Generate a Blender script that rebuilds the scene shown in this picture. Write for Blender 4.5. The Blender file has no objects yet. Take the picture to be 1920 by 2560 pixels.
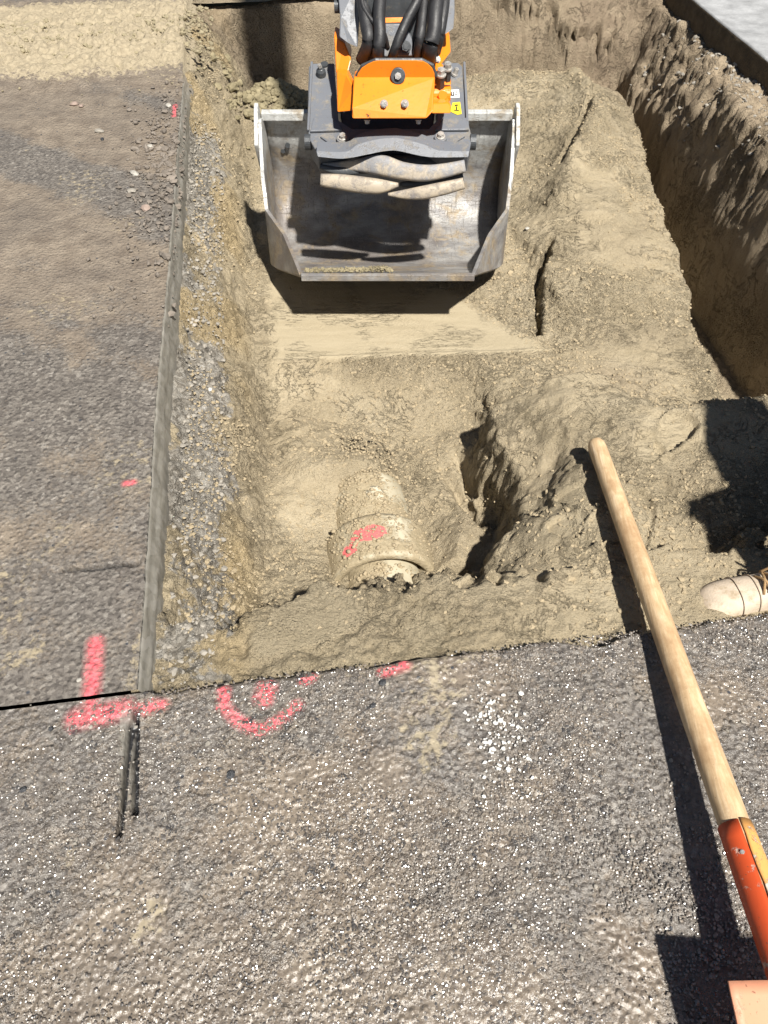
import bpy, bmesh, math
import numpy as np
from mathutils import Vector, Matrix

# ------------------------------------------------------------------ camera, world, sun
scene = bpy.context.scene
R_ = math.radians
F_PX, CH, PITCH = 1898.0, 1.5, R_(50)
cam_d = bpy.data.cameras.new("camera")
cam = bpy.data.objects.new("camera", cam_d)
scene.collection.objects.link(cam)
cam.location = (0, 0, CH)
cam.rotation_euler = (R_(90) - PITCH, 0, 0)
cam_d.sensor_fit = 'VERTICAL'
cam_d.sensor_height = 36.0
cam_d.lens = 36.0 * F_PX / 2560.0
cam_d.clip_start = 0.05
cam_d.clip_end = 500
scene.camera = cam
scene.render.resolution_x, scene.render.resolution_y = 768, 1024

SUN = Vector((0.275, -0.585, 1.0)).normalized()      # towards the lamp
world = bpy.data.worlds.new("World")
scene.world = world
world.use_nodes = True
wn = world.node_tree
bg = wn.nodes['Background']
sky = wn.nodes.new('ShaderNodeTexSky')
sky.sky_type = 'NISHITA'
sky.sun_disc = False
sky.sun_elevation = math.asin(SUN.z)
sky.sun_rotation = math.atan2(SUN.x, SUN.y)
wn.links.new(sky.outputs[0], bg.inputs[0])
bg.inputs[1].default_value = 0.03
sl = bpy.data.lights.new("sun", 'SUN')
sl.energy = 5.0
sl.angle = R_(1.7)
sl.color = (1.0, 0.955, 0.88)
sun = bpy.data.objects.new("sun", sl)
scene.collection.objects.link(sun)
sun.rotation_euler = SUN.to_track_quat('Z', 'Y').to_euler()
sun.location = (2, -4, 6)
vs = scene.view_settings
vs.view_transform = 'Standard'
vs.look = 'None'
vs.gamma = 1.0
vs.exposure = 0.76

# ------------------------------------------------------------------ frames and helpers
C = scene.collection
ANG = R_(8.05)
E1 = np.array([math.cos(ANG), math.sin(ANG)])
E2 = np.array([-math.sin(ANG), math.cos(ANG)])
O = np.array([-0.53, 0.755])
rng = np.random.default_rng(7)

def ray(px, py):
    u, v = (px - 960) / F_PX, (py - 1280) / F_PX
    return u, math.cos(PITCH) - v * math.sin(PITCH), -(math.sin(PITCH) + v * math.cos(PITCH))

def W(px, py, t):                 # point at camera depth t
    a, b, c = ray(px, py)
    return Vector((a * t, b * t, CH + c * t))

def WZ(px, py, z=0.0):            # point at world height z
    a, b, c = ray(px, py)
    t = (z - CH) / c
    return Vector((a * t, b * t, z))

def SR(px, py, z=0.0):            # pit frame (across, away)
    p = WZ(px, py, z)
    d = np.array([p.x, p.y]) - O
    return float(d @ E1), float(d @ E2)

def loc(s, r, z=0.0):
    p = O + s * E1 + r * E2
    return Vector((p[0], p[1], z))

def tag(o, label=None, cat=None, group=None, kind=None):
    if label: o['label'] = label
    if cat: o['category'] = cat
    if group: o['group'] = group
    if kind: o['kind'] = kind
    return o

def smooth01(x, a, b):
    t = np.clip((x - a) / (b - a), 0, 1)
    return t * t * (3 - 2 * t)

LAT = rng.random((64, 64, 64))
def vnoise(x, y, z):
    xi, yi, zi = np.floor(x).astype(int), np.floor(y).astype(int), np.floor(z).astype(int)
    fx, fy, fz = x - xi, y - yi, z - zi
    fx, fy, fz = [f * f * (3 - 2 * f) for f in (fx, fy, fz)]
    out = 0
    for a in (0, 1):
        wa = fx if a else 1 - fx
        for b in (0, 1):
            wb = fy if b else 1 - fy
            for c in (0, 1):
                wc = fz if c else 1 - fz
                out = out + wa * wb * wc * LAT[(xi + a) & 63, (yi + b) & 63, (zi + c) & 63]
    return out * 2 - 1

def fbm(x, y, z, sc, octv=4, gain=.5, off=0.0):
    a, tot, n = 1.0, 0, 0
    for k in range(octv):
        tot = tot + a * vnoise(x * sc + 17.3 * k + off, y * sc + 5.1 * k, z * sc + 9.7 * k + off)
        n += a
        a *= gain
        sc *= 2.03
    return tot / n

JIT = rng.random((32, 32, 32, 3))
def worley(x, y, z, sc):
    x, y, z = x * sc, y * sc, z * sc
    xi, yi, zi = np.floor(x).astype(int), np.floor(y).astype(int), np.floor(z).astype(int)
    best = np.full(x.shape, 9.0)
    for a in (-1, 0, 1):
        for b in (-1, 0, 1):
            for c in (-1, 0, 1):
                j = JIT[(xi + a) & 31, (yi + b) & 31, (zi + c) & 31]
                d = (xi + a + j[..., 0] - x) ** 2 + (yi + b + j[..., 1] - y) ** 2 + (zi + c + j[..., 2] - z) ** 2
                best = np.minimum(best, d)
    return np.sqrt(best)

def seg_dist(s, r, pts):
    best = np.full(np.broadcast(s, r).shape, 9.0)
    for (a, b), (c, d) in zip(pts[:-1], pts[1:]):
        vx, vy = c - a, d - b
        L2 = vx * vx + vy * vy + 1e-12
        t = np.clip(((s - a) * vx + (r - b) * vy) / L2, 0, 1)
        best = np.minimum(best, np.hypot(s - a - t * vx, r - b - t * vy))
    return best

def axis(*segs):
    """segs: (start, end, step) ... ; joins them"""
    out = []
    for a, b, st in segs:
        n = max(1, int(round(abs(b - a) / st)))
        out += list(np.linspace(a, b, n, endpoint=False))
    out.append(segs[-1][1])
    return np.array(out)

def outer(a, b, n, power=2.2):
    t = np.linspace(0, 1, n + 1) ** power
    return a + (b - a) * t

def grid_mesh(name, P, mat, attrs=None, smooth=True):
    ny, nx = P.shape[:2]
    me = bpy.data.meshes.new(name)
    n = nx * ny
    me.vertices.add(n)
    me.vertices.foreach_set('co', P.reshape(-1).astype(np.float32))
    i = np.arange(ny - 1)[:, None] * nx + np.arange(nx - 1)[None, :]
    q = np.stack([i, i + 1, i + nx + 1, i + nx], -1).reshape(-1)
    nf = (nx - 1) * (ny - 1)
    me.loops.add(nf * 4)
    me.loops.foreach_set('vertex_index', q.astype(np.int32))
    me.polygons.add(nf)
    me.polygons.foreach_set('loop_start', np.arange(0, nf * 4, 4, dtype=np.int32))
    me.polygons.foreach_set('use_smooth', np.full(nf, smooth))
    me.update(calc_edges=True)
    for k, v in (attrs or {}).items():
        at = me.attributes.new(k, 'FLOAT', 'POINT')
        at.data.foreach_set('value', np.ascontiguousarray(np.broadcast_to(v, (ny, nx))).reshape(-1).astype(np.float32))
    me.materials.append(mat)
    o = bpy.data.objects.new(name, me)
    C.objects.link(o)
    return o

def to_world(S, Rr, Z):
    X = O[0] + S * E1[0] + Rr * E2[0]
    Y = O[1] + S * E1[1] + Rr * E2[1]
    return np.stack([X, Y, Z], -1)

def normals(P):
    du = np.gradient(P, axis=1)
    dv = np.gradient(P, axis=0)
    n = np.cross(du, dv)
    return n / (np.linalg.norm(n, axis=-1, keepdims=True) + 1e-12)

# ------------------------------------------------------------------ materials
class NT:
    def __init__(s, name):
        s.m = bpy.data.materials.new(name)
        s.m.use_nodes = True
        s.t = s.m.node_tree
        s.b = s.t.nodes['Principled BSDF']
        s.co = s.n('ShaderNodeTexCoord').outputs['Object']
    def n(s, typ, **kw):
        nd = s.t.nodes.new(typ)
        for k, v in kw.items(): setattr(nd, k, v)
        return nd
    def put(s, sock, v):
        if hasattr(v, 'is_linked') or isinstance(v, bpy.types.NodeSocket): s.t.links.new(v, sock)
        elif isinstance(v, (tuple, list)) and len(v) == 3 and len(sock.default_value) == 4: sock.default_value = (*v, 1)
        else: sock.default_value = v
    def noise(s, sc, det=4, rough=.55, co=None, dist=0.0):
        nd = s.n('ShaderNodeTexNoise')
        s.put(nd.inputs['Vector'], co or s.co)
        nd.inputs['Scale'].default_value = sc
        nd.inputs['Detail'].default_value = det
        nd.inputs['Roughness'].default_value = rough
        nd.inputs['Distortion'].default_value = dist
        return nd.outputs[0]
    def vor(s, sc, feat='F1', out='Distance', co=None, rnd=1.0):
        nd = s.n('ShaderNodeTexVoronoi', feature=feat)
        s.put(nd.inputs['Vector'], co or s.co)
        nd.inputs['Scale'].default_value = sc
        nd.inputs['Randomness'].default_value = rnd
        return nd.outputs[out]
    def ramp(s, f, stops, interp='LINEAR'):
        nd = s.n('ShaderNodeValToRGB')
        cr = nd.color_ramp
        cr.interpolation = interp
        while len(cr.elements) < len(stops): cr.elements.new(.5)
        for e, (p, c) in zip(cr.elements, stops):
            e.position = p
            e.color = (c, c, c, 1) if not isinstance(c, tuple) else (*c, 1)
        s.put(nd.inputs[0], f)
        return nd.outputs[0]
    def mix(s, f, a, b, mode='MIX'):
        nd = s.n('ShaderNodeMix', data_type='RGBA', blend_type=mode)
        s.put(nd.inputs[0], f); s.put(nd.inputs[6], a); s.put(nd.inputs[7], b)
        return nd.outputs[2]
    def math(s, op, a, b=0.0, c=None, clamp=False):
        nd = s.n('ShaderNodeMath', operation=op, use_clamp=clamp)
        s.put(nd.inputs[0], a); s.put(nd.inputs[1], b)
        if c is not None: s.put(nd.inputs[2], c)
        return nd.outputs[0]
    def attr(s, name):
        return s.n('ShaderNodeAttribute', attribute_name=name).outputs['Fac']
    def sep(s, i, co=None):
        nd = s.n('ShaderNodeSeparateXYZ'); s.put(nd.inputs[0], co or s.co); return nd.outputs[i]
    def scale(s, v, co=None, rot=(0, 0, 0)):
        nd = s.n('ShaderNodeMapping'); s.put(nd.inputs[0], co or s.co)
        nd.inputs['Scale'].default_value = v; nd.inputs['Rotation'].default_value = rot
        return nd.outputs[0]
    def bump(s, h, dist, strength=1.0, prev=None):
        nd = s.n('ShaderNodeBump')
        nd.inputs['Strength'].default_value = strength
        nd.inputs['Distance'].default_value = dist
        s.put(nd.inputs['Height'], h)
        if prev is not None: s.put(nd.inputs['Normal'], prev)
        return nd.outputs[0]
    def done(s, col, rough=.6, metal=0.0, nor=None, spec=None, coat=None):
        s.put(s.b.inputs['Base Color'], col)
        s.put(s.b.inputs['Roughness'], rough)
        s.put(s.b.inputs['Metallic'], metal)
        if nor is not None: s.put(s.b.inputs['Normal'], nor)
        if spec is not None: s.put(s.b.inputs['Specular IOR Level'], spec)
        if coat is not None:
            s.put(s.b.inputs['Coat Weight'], coat); s.b.inputs['Coat Roughness'].default_value = .12
        return s.m

def m_sand():
    k = NT('sand')
    base = k.ramp(k.noise(2.3, 6, .6), [(.28, (.29, .235, .155)), (.5, (.385, .32, .215)), (.72, (.465, .395, .275))])
    base = k.mix(k.ramp(k.noise(9, 5, .65), [(.42, 0.0), (.62, .55)]), base, (.32, .26, .165))
    base = k.mix(k.ramp(k.noise(240, 2, .6), [(.4, 0.0), (.75, .5)]), base, (.46, .40, .29))
    yel = k.math('MULTIPLY', k.attr('yellow'), .8)
    base = k.mix(yel, base, (.45, .35, .20))
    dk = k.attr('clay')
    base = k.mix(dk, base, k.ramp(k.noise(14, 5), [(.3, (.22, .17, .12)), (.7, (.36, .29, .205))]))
    # broken asphalt and gravel band
    gcol = k.ramp(k.vor(75, out='Color'), [(.2, (.22, .198, .165)), (.5, (.30, .275, .235)), (.8, (.37, .345, .30)), (.97, (.5, .48, .44))])
    gf = k.math('ADD', k.attr('gravel'), k.math('MULTIPLY', k.math('SUBTRACT', k.noise(22, 6, .65), .5), 1.9))
    gf = k.ramp(gf, [(.42, 0.0), (.56, 1.0)])
    base = k.mix(gf, base, gcol)
    sm = k.attr('smoothed')
    base = k.mix(sm, base, k.ramp(k.noise(4, 3, co=k.scale((1, 9, 1))), [(.3, (.385, .325, .22)), (.7, (.44, .375, .26))]))
    inv = k.math('SUBTRACT', 1.0, k.math('MULTIPLY', sm, .85))
    inv = k.math('MULTIPLY', inv, k.math('ADD', .30, k.math('MULTIPLY', k.attr('crumbly'), .8)))
    h1 = k.math('MULTIPLY', k.noise(70, 6, .66), inv)
    h2 = k.math('MULTIPLY', k.ramp(k.vor(130), [(.0, 1.0), (.6, 0.0)]), k.math('MULTIPLY', inv, k.ramp(k.noise(7, 3), [(.38, .12), (.6, 1.0)])))
    nor = k.bump(h1, .024)
    nor = k.bump(h2, .009, prev=nor)
    nor = k.bump(k.noise(380, 3, .7), .0035, prev=nor)
    ck = k.ramp(k.noise(8, 7, .72, dist=.8), [(.488, 0.0), (.5, 1.0), (.512, 0.0)])
    ck = k.math('MULTIPLY', k.math('MULTIPLY', ck, k.math('SUBTRACT', 1.0, sm)), k.ramp(k.noise(3.3, 3), [(.47, 0.0), (.56, 1.0)]))
    nor = k.bump(ck, -.012, prev=nor)
    # drag cracks in the trimmed sand
    cr = k.ramp(k.noise(11, 6, .7, co=k.scale((1, 6.5, 1), rot=(0, 0, -R_(3)))), [(.485, 0.0), (.5, 1.0), (.515, 0.0)])
    cr = k.math('MULTIPLY', k.math('MULTIPLY', cr, sm), k.ramp(k.noise(5, 2), [(.5, 0.0), (.62, 1.0)]))
    nor = k.bump(cr, -.004, prev=nor)
    return k.done(base, .93, nor=nor, spec=.18)

def m_asphalt(name, wet=1.0, tint=(1, 1, 1)):
    k = NT(name)
    cells = k.vor(95, out='Color')
    stone = k.ramp(cells, [(.1, (.06, .057, .055)), (.45, (.125, .115, .105)), (.8, (.20, .185, .165)), (.97, (.32, .30, .27))])
    mudm = k.noise(5.5, 7, .62, dist=.4)
    mud = k.ramp(k.noise(13, 5, .6), [(.3, (.145, .115, .087)), (.7, (.285, .236, .18))])
    mf = k.math('ADD', mudm, k.math('MULTIPLY', k.math('SUBTRACT', k.noise(90, 4, .6), .5), .55))
    mf = k.math('ADD', mf, k.math('MULTIPLY', k.attr('mud'), .8))
    mf = k.ramp(mf, [(.36, .2), (.54, .93)])
    base = k.mix(mf, stone, mud)
    base = k.mix(k.ramp(k.noise(3.1, 4), [(.45, 0.0), (.7, .45)]), base, (.11, .095, .082))
    base = k.mix(k.ramp(k.noise(210, 3, .7), [(.35, .55), (.5, 0.0)]), base, (.07, .062, .055))
    base = k.mix(k.ramp(k.noise(170, 3, .7, co=k.scale((1, 1, 1), rot=(0, 0, 1))), [(.56, 0.0), (.72, .25)]), base, (.30, .265, .22))
    # stray dark chippings
    chip = k.ramp(k.vor(33), [(.10, 1.0), (.16, 0.0)])
    chip = k.math('MULTIPLY', chip, k.ramp(k.vor(33, out='Color'), [(.70, 0.0), (.72, 1.0)], 'CONSTANT'))
    base = k.mix(chip, base, (.055, .058, .066))
    # sand lying on it
    sf = k.math('ADD', k.attr('sandy'), k.math('MULTIPLY', k.math('SUBTRACT', k.noise(42, 5, .65), .5), 1.3))
    sf = k.ramp(sf, [(.45, 0.0), (.62, 1.0)])
    base = k.mix(sf, base, k.ramp(k.noise(60, 4), [(.3, (.25, .208, .142)), (.7, (.36, .305, .21))]))
    # spray paint, worn off the deep spots
    pf = k.math('ADD', k.attr('pink'), k.math('MULTIPLY', k.math('SUBTRACT', k.noise(85, 6, .75), .5), 3.4))
    pf = k.math('MAXIMUM', k.ramp(pf, [(.56, 0.0), (.9, .9)]), k.ramp(k.attr('pink'), [(.05, 0.0), (.9, .42)]))
    pf = k.math('MULTIPLY', pf, k.ramp(k.attr('pink'), [(.02, 0.0), (.12, 1.0)]))
    base = k.mix(pf, base, k.ramp(k.noise(120, 3), [(.3, (.62, .09, .115)), (.7, (.83, .17, .19))]))
    cut = k.attr('cut')
    base = k.mix(cut, base, k.mix(k.ramp(k.vor(48, out='Color'), [(.35, .0), (.9, .55)]), k.ramp(k.noise(30, 5, co=k.scale((3, .35, 3))), [(.3, (.15, .142, .12)), (.7, (.25, .235, .20))]), (.30, .285, .255)))
    slit = k.attr('slit')
    base = k.mix(slit, base, (.012, .012, .013))
    if tint != (1, 1, 1): base = k.mix(1.0, base, tint, 'MULTIPLY')
    keep = k.math('MULTIPLY', k.math('SUBTRACT', 1.0, k.math('MULTIPLY', cut, .93)), k.math('SUBTRACT', 1.0, k.math('MULTIPLY', sf, .3)))
    peb = k.math('MULTIPLY', k.ramp(k.vor(85, 'SMOOTH_F1'), [(.0, 1.0), (.55, 0.0)]), keep)
    nor = k.bump(peb, .0042)
    film = k.math('SUBTRACT', 1.0, k.math('MULTIPLY', mf, .6))
    keep = k.math('MULTIPLY', keep, film)
    nor = k.bump(k.math('MULTIPLY', k.noise(170, 4, .7), keep), .0036, prev=nor)
    nor = k.bump(k.math('MULTIPLY', k.noise(26, 4, .6), keep), .006 * wet ** 1.5, prev=nor)
    dry = k.math('MAXIMUM', sf, k.math('MULTIPLY', cut, .6))
    wetm = k.ramp(k.noise(6.0, 5, .6), [(.38, 1.0), (.66, .55)])
    ro = k.math('ADD', k.math('MULTIPLY', wetm, -.34 * wet), .56)
    ro = k.math('MAXIMUM', ro, k.math('MULTIPLY', dry, .85))
    return k.done(base, ro, nor=nor, spec=.9 if wet > .5 else .4)

def m_plain(name, col, rough=.5, metal=0.0, var=.25, sc=20, bumpd=.001, dirt=None, dirtf=(.55, .7), coat=None, spec=None):
    k = NT(name)
    lo = tuple(c * (1 - var) for c in col); hi = tuple(min(1, c * (1 + var)) for c in col)
    base = k.ramp(k.noise(sc, 5, .6), [(.3, lo), (.7, hi)])
    rr = k.ramp(k.noise(sc * 1.7, 4), [(.3, max(.02, rough - .1)), (.7, min(1, rough + .12))])
    if dirt:
        f = k.ramp(k.noise(sc * .8, 8, .7), [(dirtf[0], 0.0), (dirtf[1], 1.0)])
        base = k.mix(f, base, dirt)
        rr = k.math('MAXIMUM', rr, k.math('MULTIPLY', f, .85))
    nor = k.bump(k.noise(sc * 5, 5, .65), bumpd)
    return k.done(base, rr, metal, nor, spec, coat)

def m_bucket():
    k = NT('worn_steel')
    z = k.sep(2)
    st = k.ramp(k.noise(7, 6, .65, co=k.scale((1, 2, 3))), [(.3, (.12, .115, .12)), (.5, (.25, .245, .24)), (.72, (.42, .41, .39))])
    pale = k.ramp(k.math('ADD', k.math('ADD', z, .26), k.math('MULTIPLY', k.math('SUBTRACT', k.noise(6, 6, .7), .5), .55)), [(.20, 0.0), (.36, 1.0)])  # worn pale paint towards the top, lightened further for its sunlit look
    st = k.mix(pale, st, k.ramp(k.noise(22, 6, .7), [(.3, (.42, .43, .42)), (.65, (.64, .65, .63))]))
    scr = k.ramp(k.noise(5, 8, .85, co=k.scale((34, 2.0, 2.0), rot=(0, 0, .5))), [(.57, 0.0), (.64, 1.0)])
    scr2 = k.ramp(k.noise(6, 8, .85, co=k.scale((3, 30, 20), rot=(0, 0, -.35))), [(.57, 0.0), (.64, 1.0)])
    st = k.mix(k.math('MULTIPLY', k.ramp(k.noise(4.5, 5, .6, dist=.4), [(.42, 0.0), (.6, .7)]), k.math('SUBTRACT', 1.0, k.math('MULTIPLY', pale, .85))), st, (.15, .125, .11))
    st = k.mix(k.math('MULTIPLY', scr, .75), st, (.58, .54, .48))
    st = k.mix(k.math('MULTIPLY', scr2, .7), st, (.52, .46, .38))
    mud = k.ramp(k.noise(9, 8, .72, dist=.5), [(.50, 0.0), (.62, .8)])
    st = k.mix(mud, st, k.ramp(k.noise(50, 4), [(.3, (.20, .15, .095)), (.7, (.36, .29, .19))]))
    ro = k.ramp(k.noise(14, 5), [(.3, .32), (.7, .55)])
    ro = k.math('MAXIMUM', ro, k.math('MULTIPLY', mud, .8))
    nor = k.bump(k.noise(40, 6, .7), .003)
    nor = k.bump(k.math('ADD', scr, scr2), -.0012, prev=nor)
    return k.done(st, ro, k.math('MULTIPLY', k.math('SUBTRACT', 1.0, mud), .12), nor)

def m_wood():
    k = NT('ash_wood')
    g = k.noise(6, 7, .65, co=k.scale((14, .9, 14), rot=(0, 0, 0)), dist=.6)
    base = k.ramp(g, [(.25, (.38, .235, .12)), (.5, (.60, .43, .25)), (.75, (.76, .60, .40))])
    blot = k.ramp(k.noise(11, 7, .75), [(.44, 0.0), (.66, .75)])
    base = k.mix(blot, base, (.36, .22, .115))
    base = k.mix(k.ramp(k.vor(60), [(.035, .8), (.06, 0.0)]), base, (.16, .10, .06))
    return k.done(base, k.ramp(k.noise(20, 4), [(.3, .38), (.7, .6)]), nor=k.bump(g, .0012), spec=.4)

def m_painted(name, col, under, amt=(.56, .60), sc=14, rough=.4):
    k = NT(name)
    base = k.ramp(k.noise(5, 4), [(.3, tuple(c * .85 for c in col)), (.7, col)])
    w = k.ramp(k.noise(sc, 8, .75, dist=.3), [(amt[0], 0.0), (amt[1], 1.0)])
    base = k.mix(w, base, k.ramp(k.noise(80, 3), [(.3, tuple(c * .7 for c in under)), (.7, under)]))
    sp = k.ramp(k.noise(130, 3, .6), [(.66, 0.0), (.70, .7)])
    base = k.mix(sp, base, (.10, .065, .04))
    ro = k.math('ADD', k.math('MULTIPLY', w, .3), rough)
    return k.done(base, ro, nor=k.bump(k.math('SUBTRACT', k.math('MULTIPLY', k.noise(60, 5), .3), w), .0012))

def m_pipe():
    k = NT('pipe_clay')
    b = k.ramp(k.noise(12, 5), [(.3, (.38, .335, .235)), (.7, (.52, .475, .36))])
    f = k.ramp(k.math('ADD', k.noise(10, 7, .68), k.math('MULTIPLY', k.attr('bare'), -.17)), [(.30, 0.0), (.42, 1.0)])
    b = k.mix(f, b, k.ramp(k.noise(60, 4), [(.3, (.33, .27, .17)), (.7, (.45, .375, .25))]))
    pk = k.math('ADD', k.attr('pink'), k.math('MULTIPLY', k.math('SUBTRACT', k.noise(55, 4, .7), .52), 1.6))
    b = k.mix(k.ramp(pk, [(.5, 0.0), (.6, .95)]), b, (.80, .17, .17))
    nor = k.bump(k.math('MULTIPLY', k.noise(90, 6, .7), f), .008)
    return k.done(b, .8, nor=nor, spec=.25)

M = {}
M['sand'] = m_sand()
M['road'] = m_asphalt('wet_asphalt', 1.0)
M['pave'] = m_asphalt('damp_asphalt', .35)
M['steel'] = m_bucket()
M['wood'] = m_wood()
M['clod'] = m_plain('sand_clod', (.36, .295, .195), .95, var=.12, sc=30, bumpd=.004, spec=.15)
M['clod_dark'] = m_plain('dark_clod', (.25, .215, .135), .95, var=.3, sc=30, bumpd=.005, spec=.15)
M['gravel'] = m_plain('gravel', (.27, .248, .212), .75, var=.35, sc=9, bumpd=.002)
M['stone_pale'] = m_plain('stone_pale', (.36, .34, .30), .6, var=.2, sc=40)
M['stone_red'] = m_plain('stone_red', (.27, .205, .17), .6, var=.2, sc=40)
M['stone_dark'] = m_plain('stone_dark', (.04, .042, .046), .28, var=.3, sc=60, bumpd=.003)
M['spill_sand_dim'] = m_plain('spill_sand_dim', (.29, .25, .165), .95, var=.15, sc=30, bumpd=.004, spec=.15)  # clod sand with the dim light over the spill darkened into its colour
M['spill'] = m_plain('spill_gravel', (.17, .145, .12), .8, var=.4, sc=9, bumpd=.002)
M['shell'] = m_plain('shell', (.62, .61, .57), .35, var=.1, sc=60)
M['concrete'] = m_plain('pale_concrete', (.30, .305, .31), .7, var=.3, sc=8, bumpd=.004)
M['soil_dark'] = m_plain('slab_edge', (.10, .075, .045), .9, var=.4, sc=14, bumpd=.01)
M['orange'] = m_painted('orange_paint', (.86, .235, .012), (.09, .05, .03), (.63, .66), 26, .36)
M['grey_cast'] = m_painted('grey_paint', (.15, .16, .18), (.25, .225, .185), (.50, .66), 17, .36)
M['claw'] = m_painted('claw_paint', (.27, .27, .28), (.46, .40, .32), (.44, .56), 11, .45)
M['claw_bare'] = m_painted('claw_worn', (.40, .34, .26), (.22, .20, .19), (.48, .66), 22, .5)
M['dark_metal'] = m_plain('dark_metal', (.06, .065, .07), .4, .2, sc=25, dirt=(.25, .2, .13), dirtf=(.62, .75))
M['bolt'] = m_plain('zinc_bolt', (.50, .48, .45), .35, .5, sc=60, dirt=(.25, .19, .12), dirtf=(.55, .7))
M['rubber'] = m_plain('hose_rubber', (.022, .022, .024), .5, sc=40, dirt=(.13, .11, .085), dirtf=(.6, .8))
M['red_paint'] = m_painted('red_paint', (.62, .085, .022), (.78, .60, .48), (.57, .63), 17, .42)
M['salmon'] = m_painted('salmon_paint', (.66, .30, .18), (.60, .42, .30), (.55, .70), 20, .5)
M['ochre_paint'] = m_painted('ochre_paint', (.80, .40, .12), (.85, .74, .60), (.50, .56), 26, .5)
M['sticker_white'] = m_plain('sticker_white', (.78, .78, .77), .5, var=.05)
M['sticker_yellow'] = m_plain('sticker_yellow', (.80, .60, .03), .5, var=.08)
M['ink'] = m_plain('ink', (.02, .02, .02), .5, var=.05)
M['boot'] = m_plain('boot_leather', (.50, .415, .32), .65, var=.12, sc=40, bumpd=.001, dirt=(.36, .285, .19), dirtf=(.52, .66))
M['sole'] = m_plain('boot_sole', (.42, .34, .25), .7, var=.2, sc=40)
M['lace'] = m_plain('boot_lace', (.30, .19, .09), .8, var=.3, sc=80)
M['trouser'] = m_plain('trouser_cloth', (.03, .035, .05), .9, var=.2, sc=50, bumpd=.003)
M['hem'] = m_plain('reflective_hem', (.62, .66, .72), .5, var=.12, sc=50)
M['jacket'] = m_plain('jacket_cloth', (.75, .22, .02), .85, var=.12, sc=30, bumpd=.003)
M['skin'] = m_plain('skin', (.55, .34, .25), .55, var=.06)
M['hair'] = m_plain('hair', (.05, .035, .025), .7, var=.3, sc=90, bumpd=.003)
M['pipe'] = m_pipe()

# ------------------------------------------------------------------ pit terrain (a height field in the pit frame, then roughened)
PIT_W, PIT_L = 2.97, 4.45
sA = axis((-.03, 2.2, .0062), (2.2, 3.0, .009))
rA = axis((-.03, 1.8, .0062), (1.8, 3.0, .009), (3.0, 4.55, .0125))
S, Rr = np.meshgrid(sA, rA)
Zo = np.zeros_like(S)

CP = [  # pixel, pixel, height
 # terrace below the bucket
 (640, 890, -.40), (800, 895, -.41), (1000, 895, -.41), (1200, 890, -.41), (1360, 880, -.40),
 (640, 770, -.40), (900, 780, -.41), (1180, 770, -.41), (700, 600, -.42), (1000, 600, -.43), (1250, 640, -.41),
 # right hand bench
 (1420, 900, -.38), (1560, 900, -.37), (1700, 930, -.38), (1420, 700, -.345), (1550, 700, -.33), (1680, 700, -.37),
 (1420, 500, -.31), (1550, 520, -.31), (1660, 520, -.36), (1480, 350, -.25), (1560, 380, -.30), (1620, 400, -.36), (1330, 420, -.38),
 (1330, 250, -.34), (1470, 240, -.27), (1540, 250, -.34), (1200, 200, -.34), (1380, 185, -.30), (1050, 250, -.40), (1300, 560, -.40),
 # mound on the right, near the edge
 (1250, 1000, -.40), (1400, 1000, -.34), (1560, 1030, -.32), (1300, 1110, -.26), (1440, 1120, -.14), (1600, 1120, -.21),
 (1350, 1250, -.16), (1500, 1250, -.07), (1650, 1230, -.15), (1800, 1200, -.22), (1280, 1350, -.20), (1430, 1400, -.09), (1520, 1380, -.06),
 (1600, 1420, -.07), (1750, 1450, -.13), (1250, 1480, -.18), (1400, 1510, -.09), (1550, 1500, -.055), (1130, 1560, -.22),
 (1150, 1600, -.16), (1850, 1450, -.14), (1900, 1300, -.24), (1480, 1170, -.09), (1540, 1300, -.06),
 (1750, 1130, -.30), (1880, 1130, -.40),
 # near left floor and the hump over the pipe
 (660, 1660, -.20), (720, 1560, -.30), (800, 1640, -.20), (700, 1450, -.40), (650, 1300, -.42), (760, 1380, -.45), (740, 1250, -.41),
 (900, 1600, -.20), (1000, 1600, -.20), (960, 1530, -.25), (840, 1510, -.32), (1070, 1530, -.31), (1110, 1480, -.38),
 (660, 1150, -.44), (720, 1120, -.46), (800, 1200, -.43), (1100, 1380, -.46), (1120, 1300, -.47), (1100, 1230, -.49), (1150, 1210, -.47),
 (850, 1140, -.46), (1000, 1150, -.50),
]
cps = np.array([(*SR(a, b, z), z) for a, b, z in CP])
extra = np.array([(.61, .30, -.24), (.45, .1, -.12), (.9, .08, -.09), (1.1, .05, -.07), (2.4, .3, -.2), (2.4, .0, -.15), (1.5, .08, -.12), (2.8, .4, -.35),
                  (.25, 3.0, -.45), (.45, 3.72, -.20), (.65, 3.3, -.40), (.45, 4.1, -.72), (.9, 4.1, -.62), (1.3, 4.35, -.52), (2.2, 4.4, -.55), (1.7, 4.4, -.5),
                  (.9, 3.0, -.45), (2.0, 1.0, -.42)])
cps = np.vstack([cps, extra])
def tps_fit(p, lam=2e-4):
    n = len(p)
    d = np.hypot(p[:, None, 0] - p[None, :, 0], p[:, None, 1] - p[None, :, 1])
    K = np.where(d > 0, d * d * np.log(d + 1e-12), 0) + lam * np.eye(n)
    A = np.zeros((n + 3, n + 3))
    A[:n, :n] = K; A[:n, n] = 1; A[:n, n + 1:] = p[:, :2]
    A[n:, :n] = A[:n, n:].T
    return np.linalg.solve(A, np.r_[p[:, 2], 0, 0, 0])
def tps_eval(p, w, s, r):
    out = w[-3] + w[-2] * s + w[-1] * r
    for (a, b, _), q in zip(p, w[:-3]):
        d2 = (s - a) ** 2 + (r - b) ** 2 + 1e-12
        out = out + q * .5 * d2 * np.log(d2)
    return out
wts = tps_fit(cps)
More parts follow.
